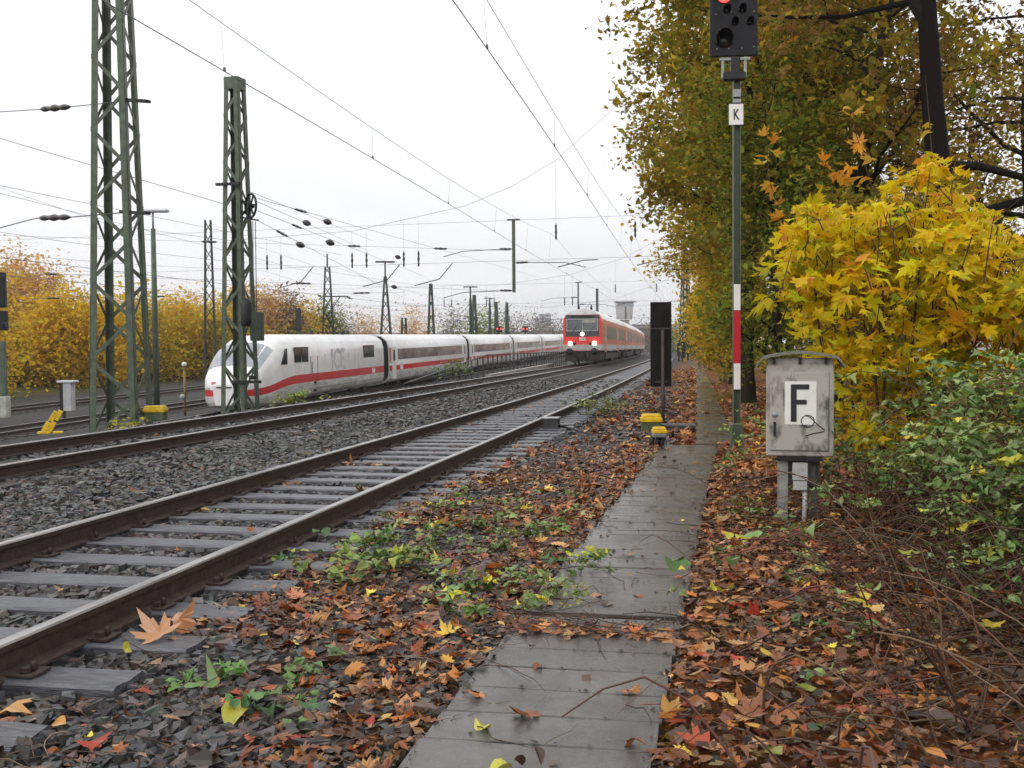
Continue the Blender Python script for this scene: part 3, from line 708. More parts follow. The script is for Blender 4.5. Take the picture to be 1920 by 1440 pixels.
# grass tufts
def tuft(label, u, v, n, h, spread, pal):
    Ls, Rs = [], []
    for _ in range(n):
        a = rng.uniform(0, 6.28); r = abs(rng.normal(0, spread)); x, y = u + r * math.cos(a), v + r * math.sin(a); s = np.linspace(0, 1, 5); hh = h * rng.uniform(.5, 1.1)
        k = rng.uniform(.3, 1.1) * hh; z0 = float(terrain(x, y))
        Ls.append(np.stack([x + k * s * s * math.cos(a), y + k * s * s * math.sin(a), z0 + hh * (s - .35 * s * s)], 1)); Rs.append(.0028 * (1 - .85 * s))
    return tag(tubes_np(Ls, Rs, pick(pal, n), "grass_tuft", BARK, None, 3), label, "grass", kind="thing")
GRS = [(.16, .15, .03, 2), (.10, .13, .03, 1), (.30, .22, .08, 1)]
tuft("yellowish grass tuft hugging the right edge of the path", .42, 8.6, 260, .16, .14, GRS)
tuft("dry grass tuft between the brambles and the path", -1.05, 6.4, 160, .12, .10, GRS)
tuft("brown grass tuft beside the nearest slabs", -1.05, 3.55, 160, .09, .09, [(.14, .10, .03, 2), (.10, .06, .03, 1)])
tuft("pale dry grass overhanging the far path before the lattice mast", .85, 26, 500, .5, .35, [(.34, .24, .06, 2), (.26, .20, .05, 1)])
tuft("small green grass tuft on the path edge by the leaf filled gap", .0, 4.55, 40, .08, .03, [(.05, .12, .05, 1)])
# ------------------------------------------------------------------ grey cabinet marked F
M_CAB = mat("cabinet_grey_paint", (.40, .385, .345), .5, 0, .4, 5, col2=(.21, .205, .165), bump=.08, ends=(.38, .54))
M_CABD = mat("cabinet_dirty_door", (.40, .385, .345), .5, 0, .3, 6, col2=(.085, .09, .062), stretch=(1, 1, .5), ends=(.40, .52))
M_FELT = mat("roof_weathered", (.22, .21, .18), .7, 0, .5, 9, col2=(.12, .13, .09))
cx = D(1499, 700, 7.75)
cab = thing("line_cabinet", "weathered grey trackside cabinet on two legs with a black F on its door", "cabinet", (cx[0], cx[1], 0), -R(4.5))
mb = MB(); W, DP = .500, .30; Z0, Z1 = .555, 1.265
mb.box((0, 0, (Z0 + Z1) / 2), (W, DP, Z1 - Z0), bev=.008)
mb.build("body", M_CAB, cab)
mb = MB(); n = 13; P = []
for y in (-DP / 2 - .07, DP / 2 + .05):
    for th in (0, .022):
        for i in range(n):
            t = -1 + 2 * i / (n - 1); x = t * (W / 2 + .078); z = Z1 + .075 - .055 * abs(t) ** 1.7 - (.055 * max(0, (abs(t) - .86) / .14) ** 1.2)
            P.append((x, y, z + th))
Fc = []
for i in range(n - 1):
    Fc += [(i, i + 1, n + i + 1, n + i), (2 * n + i, 3 * n + i, 3 * n + i + 1, 2 * n + i + 1), (n + i, n + i + 1, 3 * n + i + 1, 3 * n + i), (i, 2 * n + i, 2 * n + i + 1, i + 1)]
Fc += [(0, n, 3 * n, 2 * n), (n - 1, 3 * n - 1, 4 * n - 1, 2 * n - 1)]
mb.add(P, Fc); rf = mb.build("roof", M_FELT, cab)
mb = MB()
mb.box((0, .0, Z1 + .02), (W - .02, DP - .01, .04)); 
mb.build("gable", M_CAB, cab)
for x in (-.19, 0, .19): 
    mb = MB(); mb.box((x, -DP / 2 - .012, Z1 + .022), (.022, .03, .05)); mb.build("roof_bracket", M_IRON, cab)
mb = MB(); mb.box((-.005, -DP / 2 - .008, .90), (.435, .016, .60), bev=.004); door = mb.build("door", M_CABD, cab)
yf = -DP / 2 - .0165
mb = MB(); mb.box((.005, yf - .002, .965), (.232, .004, .33)); mb.build("letter_plate", M_WHITE, door)
mb = MB(); M_INK = mat("black_ink", (.015, .015, .022), .5, 0, .1, 6)
mb.box((-.045, yf - .006, .965), (.042, .004, .285)); mb.box((.022, yf - .006, 1.088), (.092, .004, .039)); mb.box((.013, yf - .006, .972), (.074, .004, .036))
o = mb.build("letter", M_INK, door)
# scrawled graffiti loop
mb = MB(); pts = []
for k in range(15):
    a = math.pi * (.62 - 2 * k / 14); pts.append((.058 + .048 * math.cos(a), yf - .006, .828 + .045 * math.sin(a)))
pts += [(.075, yf - .006, .858), (.13, yf - .006, .80), (.182, yf - .004, .762), (.175, yf - .004, .75), (.10, yf - .004, .735), (.04, yf - .004, .715), (.06, yf - .004, .70)]
mb.tube(pts, .0035, 5); mb.build("graffiti", M_INK, door)
mb = MB(); mb.lathe([(.020, 0), (.020, -.010), (.012, -.014)], (-.185, yf, .875), 12, 'y'); mb.build("lock", M_GALV, door)
mb = MB(); mb.box((-.185, yf - .006, .765), (.018, .014, .11)); mb.build("handle", M_IRON, door)
mb = MB(); mb.box((0, 0, .535), (.34, .28, .035)); mb.build("base_plate", M_IRON, cab)
for (x, y) in ((-.125, -.07), (.115, .06)):
    mb = MB()
    mb.box((x, y - .03, .24), (.07 if x < 0 else .06, .012, .58)); mb.box((x - .035, y, .24), (.010, .07, .58)); mb.box((x + .035, y, .24), (.010, .07, .58)); mb.build("leg", mat("leg_grey", (.25, .25, .235), .55, .1, .4, 6) if x < 0 else mat("leg_dark_grey", (.10, .105, .10), .6, .1, .4, 6), cab)
mb = MB(); mb.box((.0, -.03, .43), (.24, .02, .20)); mb.build("mounting_plate", mat("leg_dark_grey", (.10, .105, .10)), cab)
mb = MB(); mb.box((.005, -.085, .435), (.115, .085, .14), bev=.006); mb.box((.005, -.085, .325), (.105, .08, .07), bev=.004); mb.build("junction_box", mat("box_grey", (.44, .45, .44), .45, 0, .2, 6), cab)
mb = MB(); mb.tube([(.04, -.08, .30), (.04, -.08, .15), (.03, -.08, -.02)], .018, 10); mb.build("cable_pipe", mat("pipe_pale", (.50, .50, .52), .4, .1, .15, 8), cab)

# ------------------------------------------------------------------ signal on the slim post
kp = D(1381, 845, 13.55)
sig = thing("light_signal", "tall slim green signal post with red lamp panel, K plate and red and white board", "signal", (kp[0], kp[1], 0), AZ * .5)
def zat(y, Z, x=1380): return float(D(x, y, Z)[2])
Zk = 13.55
mb = MB(); zt = zat(150, Zk)
mb.box((-.043, 0, zt / 2), (.012, .09, zt)); mb.box((.043, 0, zt / 2), (.012, .09, zt)); mb.box((0, .02, zt / 2), (.075, .012, zt))
mb.build("post", M_GREEN, sig)
for k in range(12):
    z = .9 + k * .35
mb = MB(); mb.box((0, 0, .16), (.17, .17, .40), bev=.02); mb.box((0, 0, -.02), (.26, .26, .08), bev=.01); mb.build("foot", M_GREEN, sig)
zp0 = zat(108, Zk)
pan = MB(); PW = .63; PH = 1.25; PX = -.045
pan.box((PX, -.05, zp0 + PH / 2), (PW, .05, PH), bev=.012); pan.box((PX, .06, zp0 + PH / 2), (PW * .8, .16, PH * .9), bev=.02)
pn = pan.build("signal_panel", mat("signal_black", (.012, .013, .016), .5, 0, .3, 8, spec=.25), sig)
def sx(px_): return (px_ - 1381) / FPX * Zk
def hood(x, z, r, L=.13, mi=None):
    mb = MB(); n = 13; P = []
    for k in range(n):
        a = math.pi * (1.15 - 1.3 * k / (n - 1)); 
        c, s_ = math.cos(a), math.sin(a); dl = L * (.45 + .55 * max(0, s_))
        for (rr, yy) in ((r, 0), (r, -dl), (r * .93, -dl), (r * .93, 0)): P.append((x + rr * c, -.076 + yy, z + rr * s_ * 1.1))
    Fc = [(k * 4 + a, k * 4 + (a + 1) % 4, (k + 1) * 4 + (a + 1) % 4, (k + 1) * 4 + a) for k in range(n - 1) for a in range(4)]
    Fc += [(0, 3, 2, 1), tuple((n - 1) * 4 + a for a in range(4))]
    mb.add(P, Fc, 0, False); mb.build("lamp_hood", M_BLACK, pn)
    mb = MB(); mb.lathe([(r * .9, 0), (r * .9, -.006)], (x, -.075, z), 14, 'y'); mb.build("dark_lens", mat("lens_dark", (.006, .006, .007), .3), pn)
for px_, py_, r in ((1362, 24, .052), (1390, 24, .052), (1376, 48, .048), (1404, 48, .048)): hood(sx(px_), zat(py_ - 2, Zk), r)
hood(sx(1357), zat(78, Zk), .12, .16)
mb = MB(); rl = .093; zl_ = zat(-5, Zk); mb.lathe([(rl, 0), (rl, -.012), (rl * .8, -.022), (0.01, -.03)], (sx(1357), -.076, zl_), 20, 'y'); mb.build("red_lamp", emat("red_lamp_light", (1.0, .05, .04), 2.6), pn)
hood(sx(1357), zl_, .12, .15)
for px_, py_ in ((1342, 29), (1370, 26), (1411, 26), (1344, 94), (1366, 94), (1389, 94), (1411, 92)):
    mb = MB(); mb.lathe([(.010, 0), (.010, -.006)], (sx(px_), -.075, zat(py_, Zk)), 8, 'y'); mb.build("bolt", M_GALV, pn)
mb = MB(); z0, z1 = zat(147, Zk), zp0
for x in (sx(1355), sx(1396)): mb.box((x, -.03, (z0 + z1) / 2), (.03, .05, z1 - z0))
mb.box((sx(1377), -.03, z1 - .03), (.40, .06, .035)); mb.build("bracket", mat("bracket_pale", (.30, .36, .32), .5, .2, .3, 8), sig)
mb = MB(); mb.box((sx(1378), -.02, (z0 + z1) / 2 + .02), (.12, .10, z1 - z0 - .02), bev=.01); mb.box((sx(1376), -.02, z0 + .02), (.30, .12, .11), bev=.015); mb.build("cable_box", M_IRON, sig)
for (py0, py1) in ((168, 185), (186, 196)):
    mb = MB(); mb.box((0, -.055, (zat(py0, Zk) + zat(py1, Zk)) / 2), (.10, .02, zat(py0, Zk) - zat(py1, Zk) - .02)); mb.build("clamp", M_GALV, sig)
zk0, zk1 = zat(236, Zk), zat(197, Zk); xk = sx(1379)
mb = MB(); mb.box((xk, -.062, (zk0 + zk1) / 2), (.19, .008, zk1 - zk0), bev=.003); kpl = mb.build("letter_plate", M_WHITE, sig)
text_part("letter", "K", .20, M_INK, kpl, (xk, -.0675, (zk0 + zk1) / 2 - .068), (R(90), 0, 0), .62, .001)
for (py1, py0, m, nm) in ((533, 582, M_WHITE, "white_board"), (582, 681, mat("sign_red", (.50, .012, .025), .4, 0, .1, 6), "red_board"), (681, 730, M_WHITE, "white_board")):
    a, b = zat(py0, Zk), zat(py1, Zk); mb = MB(); mb.box((0, -.053, (a + b) / 2), (.088, .008, b - a - .004)); mb.build(nm, m, sig)

# ------------------------------------------------------------------ tall black board seen from behind, yellow boxes, grey box
bp = D(1243, 795, 17.9)
brd = thing("track_board", "tall narrow black board on a dark post, seen from behind", "sign", (bp[0], bp[1], 0), AZ * .7)
Zb = 17.9
def zb(y): return float(D(1240, y, Zb)[2])
mb = MB(); mb.box((-.03, .03, (zb(725) + zb(566)) / 2), (.375, .035, zb(566) - zb(725)), bev=.006); pnl = mb.build("panel", mat("board_back_black", (.009, .008, .008), .7, 0, .5, 4, spec=.2), brd)
mb = MB(); mb.box((-.03, .006, zb(616)), (.37, .012, .02)); mb.box((-.03, .006, zb(716)), (.22, .014, .03)); mb.build("rail", mat("board_rail", (.05, .04, .04), .6), pnl)
mb = MB(); mb.tube([(0, -.03, -.1), (0, -.03, .5), (-.005, -.03, zb(618))], .032, 10); mb.build("post", mat("post_brown", (.055, .045, .042), .6, .1, .4, 9), brd)

def lid_box(name, label, x, y, w, d, h, lidh, legs):
    t = thing(name, label, "junction box", (x, y, 0), AZ)
    mb = MB(); mb.box((0, 0, h - lidh * .55), (w, d, lidh * .5), bev=.012); mb.box((0, 0, h - lidh * .2), (w * .90, d * .88, lidh * .45), bev=.02); mb.build("lid", M_YEL, t)
    if not legs:
        mb = MB(); mb.box((0, 0, (h - lidh * .8) / 2 - .02), (w * .92, d * .9, h - lidh * .8 + .04), bev=.01); mb.build("box", mat("moss_green_box", (.07, .10, .045), .6, 0, .4, 8), t)
    else:
        mb = MB(); mb.box((0, 0, h - lidh * 1.05), (w * .98, d, lidh * .5), bev=.012); mb.build("tray", mat("grey_tray", (.20, .22, .23), .5, .2, .3, 9), t)
        for sx_ in (-.42, .0, .30):
            mb = MB(); mb.tube([(sx_ * w, 0, h - lidh * 1.2), (sx_ * w - .02, .0, h * .35), (sx_ * w - .04, -.02, -.03)], .035, 8); mb.build("pipe", M_IRON, t)
    return t
p = D(1221, 815, 16.2); lid_box("track_box", "wide yellow lidded box on the leaves left of the black board post", p[0], p[1], .34, .24, .31, .16, False)
p = D(1236, 840, 13.7); lid_box("track_box", "small bright yellow capped box on three dark pipes beside the path", p[0], p[1], .20, .16, .30, .11, True)
p = D(1268, 808, 16.4)
t = thing("cable_trough", "grey concrete trough end lying between yellow box and path", "cable trough", (p[0] + .02, p[1], 0), AZ * .9)
mb = MB(); mb.box((0, 0, .05), (.52, .24, .10), bev=.008); mb.build("trough", mat("trough_dark", (.05, .05, .055), .6, 0, .3, 7), t)
mb = MB(); mb.box((0, 0, .115), (.56, .27, .035), bev=.006); mb.build("cover", mat("trough_cover", (.115, .12, .125), .45, 0, .3, 7), t)
p = D(1042, 800, 16.6)
t = thing("rail_connection_box", "small grey metal box fixed against the near rail", "box", (float(C1 + curve(16.5) + .752 + .24), 16.5, 0), 0)
mb = MB(); mb.box((0, 0, .11), (.26, .22, .22), bev=.01); mb.build("body", mat("box_dark_wet", (.05, .05, .05), .5, .2, .4, 8), t)
mb = MB(); mb.box((-.01, 0, .23), (.30, .26, .022), bev=.005); mb.build("lid", mat("box_grey_lid", (.35, .36, .37), .35, .2, .2, 8), t)
mb = MB(); mb.tube([(.13, 0, .10), (.35, -.25, .07), (.6, -.75, .06), (.75, -1.1, .03)], .022, 8); mb.build("cable", M_IRON, t)
# yellow derailer and boxes by the left masts
p = D(94, 812, 21.5); zt_ = float(terrain(p[0], p[1]))
t = thing("track_derailer", "yellow track derailer standing between the rails at the left", "derailer", (p[0], p[1], max(zt_, float(p[2]) - .02)), AZ + .2)
mb = MB(); mb.box((-.12, 0, .03), (.26, .10, .06), bev=.01); mb.box((.17, -.02, .035), (.20, .10, .05), bev=.01); mb.build("base", M_YEL, t)
for k, (x0, z0) in enumerate(((-.13, .06), (-.02, .06), (.02, .28), (.12, .30))):
    mb = MB(); mb.bar((x0, 0, z0), (x0 + .11, 0, z0 + .20), .07, .10); mb.build("arm", M_YEL, t)
mb = MB(); mb.bar((-.05, .03, .16), (.14, .03, .36), .03); mb.build("link", M_IRON, t)
p = D(292, 784, 26); zt_ = float(terrain(p[0], p[1]))
t = lid_box("track_box", "flat yellow lidded green box behind the big lattice mast foot", p[0], p[1], .56, .34, .34, .20, False); t.location.z = float(p[2]) - .02
p = D(127, 770, 43); 
t = thing("relay_hut", "small grey trackside cupboard with a pale roof left of the big mast", "cabinet", (p[0], p[1], float(p[2])), AZ)
mb = MB(); mb.box((.08, 0, .60), (.34, .45, 1.2), bev=.01); mb.build("body", mat("hut_pale", (.45, .46, .47), .6, 0, .2, 3), t)
mb = MB(); mb.box((-.16, -.02, .60), (.14, .4, 1.2)); mb.build("side_panel", M_IRON, t)
mb = MB(); mb.box((.03, 0, 1.26), (.72, .6, .09), bev=.02); mb.build("roof", mat("hut_roof", (.62, .63, .65), .5, 0, .1, 4), t)
mb = MB(); mb.box((-.16, 0, -.3), (.10, .10, .6)); mb.build("leg", M_IRON, t)
p = D(347, 766, 42)
t = thing("point_indicator", "slim rusty post with a small white cap in front of the orange trees", "post", (p[0], p[1], float(p[2])), AZ)
mb = MB(); mb.tube([(0, 0, -.3), (0, 0, 1.85)], .055, 8); mb.build("post", mat("post_rusty_yellow", (.25, .15, .05), .6, .1, .5, 4), t)
mb = MB(); mb.lathe([(.07, 1.78), (.10, 1.84), (.10, 1.92), (.04, 1.96)], n=12); mb.build("cap", M_WHITE, t)
mb = MB(); mb.lathe([(.10, 0), (.10, .06)], (-.09, -.08, .52), 14, 'y'); mb.build("disc", mat("disc_grey", (.42, .42, .40), .5), t)
p = D(8, 776, 41.5)
t = thing("light_signal", "black railway signal on a green post at the left edge", "signal", (p[0], p[1], float(p[2])), AZ)
def zl2(y): return float(D(8, y, 41.5)[2]) - float(p[2])
mb = MB(); mb.box((0, 0, .28), (.40, .40, .9), bev=.03); mb.build("foot", mat("foot_pale", (.42, .44, .38), .7, 0, .3, 4), t)
mb = MB(); mb.box((0, 0, zl2(640) / 2), (.22, .22, zl2(640)), bev=.01); mb.build("post", M_GREEN, t)
mb = MB(); mb.box((.0, -.12, (zl2(577) + zl2(511)) / 2), (.52, .22, zl2(511) - zl2(577)), bev=.03); a = mb.build("main_panel", mat("signal_black", (.02, .02, .02)), t)
mb = MB(); mb.box((.06, -.12, (zl2(620) + zl2(583)) / 2), (.48, .22, zl2(583) - zl2(620)), bev=.03); mb.box((.27, -.3, zl2(610)), (.14, .3, .2), bev=.03); a = mb.build("lower_panel", mat("signal_black", (.02, .02, .02)), t)

# ------------------------------------------------------------------ lattice masts
def leg_L(mb, a, b, w, sx_, sy_, th=.016):
    a, b = Vector(a), Vector(b)
    for (dx, dy) in ((w, th), (th, w)):
        P = []
        for p_ in (a, b):
            x0, y0 = p_.x, p_.y
            for qx, qy in ((0, 0), (1, 0), (1, 1), (0, 1)): P.append((x0 - sx_ * dx * qx, y0 - sy_ * dy * qy, p_.z))
        mb.add(P, [(0, 3, 2, 1), (4, 5, 6, 7), (0, 1, 5, 4), (1, 2, 6, 5), (2, 3, 7, 6), (3, 0, 4, 7)])
def lattice(label, x, y, z, H, s0, s1, rz, leg_w, brace, step, group=None, parts=True, m=None, cap=True, name="catenary_mast", d0=None, d1=None):
    m = m or M_GREEN
    t = thing(name, label, "mast", (x, y, z), rz, group)
    d0, d1 = d0 or s0, d1 or s1
    hx = lambda q: (s0 + (s1 - s0) * q / H) / 2
    hy = lambda q: (d0 + (d1 - d0) * q / H) / 2
    one = MB()
    for (a, b) in ((-1, -1), (1, -1), (1, 1), (-1, 1)):
        mb = MB() if parts else one
        leg_L(mb, (a * hx(-.5), b * hy(-.5), -.5), (a * hx(H), b * hy(H), H), leg_w, a, b)
        if parts: mb.build("leg", m, t)
    mb = MB() if parts else one
    zq = .1; k = 0
    while zq < H - .3:
        st_ = step * (.55 + .45 * hx(zq) / hx(0)); z2 = min(zq + st_, H)
        for f, (sa, sb) in enumerate((((-1, -1), (1, -1)), ((1, -1), (1, 1)), ((1, 1), (-1, 1)), ((-1, 1), (-1, -1)))):
            if (k + f) % 2: sa, sb = sb, sa
            mb.bar((sa[0] * (hx(zq) - .01), sa[1] * (hy(zq) - .01), zq), (sb[0] * (hx(z2) - .01), sb[1] * (hy(z2) - .01), z2), .014, brace)
        zq = z2; k += 1
    if parts: mb.build("bracing", m, t)
    if cap:
        c = MB() if parts else one; c.box((0, 0, H - .18), (s1 + .02, d1 + .02, .36)); 
        if parts: c.build("top_plate", m, t)
    if not parts: one.build("lattice", m, t)
    return t
def insul(mb, a, b, r=.06, n=3):
    """ribbed insulator between a and b"""
    a, b = Vector(a), Vector(b); pts, rad = [], []
    for k in range(n * 4 + 1):
        f = k / (n * 4); pts.append(a.lerp(b, f)); rad.append(r * ((.62, .75, 1.0, .9)[k % 4]) * (.75 + .35 * math.sin(math.pi * f)) if 0 < k < n * 4 else r * .25)
    mb.tube(pts, rad, 8)
p = D(229, 795, 26); zt_ = float(terrain(p[0], p[1]))
m1 = lattice("big tall green lattice mast cut off by the top of the picture", p[0], p[1], zt_, 17.5, 1.22, .52, AZ - R(.5), .17, .095, 1.05)
M1 = Vector((p[0], p[1], zt_))
p = D(451, 762, 31); zt2 = float(terrain(p[0], p[1])); H2 = float(D(440, 147, 31)[2]) - zt2
m2 = lattice("green lattice mast with a flat top plate and tension wheel before the white train", p[0], p[1], zt2, H2, .86, .46, AZ - R(16.7), .15, .085, .85)
M2 = Vector((p[0], p[1], zt2))
# arms, plates and insulators of the big mast
def wz(x, y, Z): q = D(x, y, Z); return Vector((float(q[0]), float(q[1]), float(q[2])))
def local(o, pt): return o.matrix_world.inverted() @ Vector(pt)
bpy.context.view_layer.update()
def part_w(mb, name, m, parent):     # mesh given in world coordinates, hung under its thing
    inv = parent.matrix_world.inverted(); mb.v = [tuple(inv @ Vector(q)) for q in mb.v]
    return mb.build(name, m, parent)
for py_ in (186, 396):
    mb = MB(); mb.bar(wz(228, py_ + 1, 25.8), wz(278, py_ + 4, 25.3), .16, .07); part_w(mb, "arm", M_IRON, m1)
def wire_run(name, label, pts, r, cat="wire", m=None):
    p0 = Vector(pts[0]); mb = MB(); mb.tube([Vector(q) - p0 for q in pts], r, 5); o = mb.build(name, m or M_WIRE); o.location = p0
    return tag(o, label, cat)
def ins_wire(label, pts, r, spots, ir=.06, name="stay_wire", n=3):
    p0 = Vector(pts[0]); t = thing(name, label, "wire", p0); bpy.context.view_layer.update()
    mb = MB(); mb.tube([Vector(q) for q in pts], r, 5); part_w(mb, "wire", M_WIRE, t)
    for a, b in spots:
        mb = MB(); insul(mb, a, b, ir, n); part_w(mb, "insulator", M_INSUL, t)
    return t
ins_wire("upper stay wire with a brown insulator running left from the big mast", [wz(240, 189, 25.8), wz(133, 200, 27), wz(75, 205, 28), wz(-120, 217, 31)], .014, [(wz(132, 200, 27), wz(76, 205, 28))], .09)
ins_wire("lower stay wire with a brown insulator running left from the big mast", [wz(240, 398, 25.8), wz(133, 407, 27), wz(72, 409, 28), wz(60, 411, 28.2), wz(-130, 462, 31)], .016, [(wz(132, 407, 27), wz(74, 409, 28))], .09)
# tension wheel, ropes, weights, arms of the second mast
tw = MB(); Zw = 30.6; c = wz(470, 386, Zw); n = 20; rw = .36
ax = Vector((.62, .78, 0)).normalized(); e1 = Vector((-ax.y, ax.x, 0)); e2 = Vector((0, 0, 1))
ring = [c + (e1 * math.cos(k * 6.2832 / n) + e2 * math.sin(k * 6.2832 / n)) * rw for k in range(n + 1)]
tw.tube(ring, .035, 6)
for k in range(6): tw.bar(c, c + (e1 * math.cos(k * 1.0472) + e2 * math.sin(k * 1.0472)) * rw, .04)
tw.bar(c - ax * .1, c + ax * .1, .12)
whl = part_w(tw, "tension_wheel", M_IRON, m2)
mb = MB(); mb.bar(wz(452, 404, 30.8), wz(470, 386, Zw), .06); mb.bar(wz(452, 375, 30.8), wz(470, 386, Zw), .06); mb.bar(wz(450, 407, 30.8), wz(484, 413, 30.4), .05); part_w(mb, "wheel_bracket", M_IRON, m2)
for dx in (0, 5):
    mb = MB(); mb.tube([wz(474 + dx, 415, 30.5), wz(476 + dx, 590, 30.5)], .014, 5); part_w(mb, "rope", M_WIRE, m2)
mb = MB(); a = wz(482, 612, 30.5); mb.box(a, (.36, .34, .88), bev=.02, rz=AZ); mb.box(a + Vector((0, 0, 0)), (.375, .355, .02), rz=AZ); part_w(mb, "weight_stack", M_GREEND, m2)
mb = MB(); a = wz(462, 586, 30.4); mb.lathe([(.14, -.42), (.17, -.3), (.17, .3), (.10, .42)], a, 12); part_w(mb, "weight_guide", M_IRON, m2)
mb = MB(); mb.bar(wz(406, 346, 30.9), wz(450, 344, 30.4), .10, .08); part_w(mb, "arm", M_IRON, m2)
mb = MB(); mb.bar(wz(436, 716, 30.6), wz(489, 716, 30.2), .08, .09); mb.box(wz(474, 708, 30.4), (.22, .1, .12), rz=AZ); part_w(mb, "step_bracket", M_IRON, m2)

# lamp post beside the big mast
p = D(294, 764, 43.5)
t = thing("lamp_post", "slim green lamp post with one long white lamp beside the big mast", "lamp", (p[0], p[1], float(p[2])), AZ); hl = float(D(294, 396, 43.5)[2]) - float(p[2])
mb = MB(); mb.tube([(0, 0, -.3), (0, 0, hl * .55), (0, 0, hl - .75)], [.14, .12, .10], 10); mb.build("pole", M_GREEN, t)
mb = MB(); mb.tube([(0, 0, hl - .75), (0, 0, hl)], .045, 8); mb.build("pole_top", M_GALV, t)
mb = MB(); mb.box((.12, 0, hl + .02), (1.15, .34, .15), bev=.05); mb.build("lamp_head", mat("lamp_white", (.62, .64, .65), .35, 0, .06, 5), t)
# ------------------------------------------------------------------ trains
M_TW = mat("train_white", (.84, .835, .835), .28, 0, .10, 1.2, coat=.3)
M_TWD = mat("train_dirty_skirt", (.60, .59, .57), .45, 0, .35, 2.5, stretch=(1, .4, 2))
M_TROOF = mat("train_roof_white", (.86, .865, .88), .4, 0, .08, 1)
M_TRED = mat("train_red_stripe", (.60, .03, .03), .35, 0, .12, 2)
M_GLASS = mat("train_glass_dark", (.035, .045, .05), .08, 0, .5, 1.2, spec=.9)
M_GLASSB = mat("glass_band_reflection", (.27, .215, .21), .16, 0, .5, .8, spec=.7, stretch=(1, .5, 1))  # reddish grey reflection on the glass put into its base colour
M_SCREEN = mat("windscreen_reflection", (.30, .33, .36), .06, 0, .2, 1, spec=.9)  # pale base colour stands in for the reflection on the windscreen
M_BELLOW = mat("gangway_rubber", (.010, .010, .011), .85, spec=.1)
M_BOGIE = mat("bogie_dirt", (.035, .03, .028), .75, 0, .4, 6)
M_GREYTXT = mat("faded_letter_grey", (.60, .595, .61), .4, 0, .05, 4)
ICE_DIR = Vector((-.0253, .99968, 0)); ICE_G = .0123
p = D(402, 700, 43.1); ICE0 = Vector((float(p[0]), float(p[1]), -1.39)) + Vector((-.0253, .99968, .0123)) * .95
def ice_root(name, label, d, cat="train car"):
    t = thing(name, label, cat, ICE0 + ICE_DIR * d + Vector((0, 0, ICE_G * d)), math.atan(.0253), "cars of the white train")
    t.rotation_euler = (math.atan(ICE_G), 0, math.atan(.0253)); return t
HS = 3.48
def ice_ring(hw, top, zb, stA, stB, roofmid=.83):
    """half outline from keel to roof centre; x to +hw. heights absolute"""
    pts = [(hw * .80, zb), (hw * .97, zb + .22), (hw, stA - .03), (hw, stB + .04), (hw, stB + (top - stB) * .30), (hw * .985, stB + (top - stB) * .58), (hw * .90, stB + (top - stB) * .80), (hw * .66, stB + (top - stB) * .945), (hw * .3, top - .012), (0, top)]
    return pts
def ice_body(sts, name, parent, glass=None, cap0=True, cap1=True):
    mb = MB(); rings = []
    for (y, hw, top, zb, sA, sB) in sts:
        h = ice_ring(hw, top, zb, sA, sB); ring = [(-x, y, z) for x, z in h] + [(x, y, z) for x, z in h[::-1][1:]]
        rings.append(ring)
    n = len(rings[0]); mb.v = [q for r in rings for q in r]
    for k in range(len(rings) - 1):
        for a in range(n - 1):
            aa = min(a, n - 2 - a)
            mi = {0: 1, 1: 1, 2: 2}.get(aa, 0)
            if aa >= 6: mi = 3
            if glass and glass[0] <= k < glass[1] and aa in (5, 6, 7, 8, 9)[:glass[2]] : mi = 4
            mb.f.append([k * n + a, (k + 1) * n + a, (k + 1) * n + a + 1, k * n + a + 1]); mb.m.append(mi); mb.sm.append(True)
        mb.f.append([k * n + n - 1, (k + 1) * n + n - 1, (k + 1) * n, k * n]); mb.m.append(1); mb.sm.append(False)
    if cap0: mb.f.append(list(range(n))); mb.m.append(0); mb.sm.append(False)
    if cap1: mb.f.append(list(range((len(rings) - 1) * n, len(rings) * n))[::-1]); mb.m.append(0); mb.sm.append(False)
    return mb.build(name, [M_TW, M_TWD, M_TRED, M_TROOF, M_SCREEN], parent)
def bogie(parent, y, r=.44, half=1.25):
    mb = MB(); mb.box((0, y, .62), (2.3, 3.0, .40))
    for s in (-1, 1): mb.box((s * 1.05, y, .5), (.18, 3.2, .35)); mb.box((s * 1.08, y, .35), (.22, .5, .4))
    b = mb.build("bogie", M_BOGIE, parent)
    for dy in (-half, half):
        w_ = MB(); 
        for s in (-1, 1): w_.lathe([(r * .3, -.07), (r, -.065), (r, .065), (r * .3, .07)], (s * .75, y + dy, r), 18, 'x')
        w_.tube([(-.75, y + dy, r), (.75, y + dy, r)], .08, 8); w_.build("wheelset", mat("wheel_steel", (.10, .09, .085), .45, .5, .3, 6), b)
    return b
def side_panel(parent, name, y0, y1, z0, z1, m, xs=(-1, 1), hw=1.5, slant=0.0, proud=.012):
    for s in xs:
        mb = MB(); x = s * (hw + proud)
        P = [(s * (hw - .03), y0, z0), (s * (hw - .03), y1, z0), (s * (hw - .03), y1, z1), (s * (hw - .03), y0 + slant, z1), (x, y0, z0), (x, y1, z0), (x, y1, z1), (x, y0 + slant, z1)]
        mb.add(P, [(0, 1, 2, 3), (4, 7, 6, 5), (0, 4, 5, 1), (1, 5, 6, 2), (2, 6, 7, 3), (3, 7, 4, 0)]); mb.build(name, m, parent)
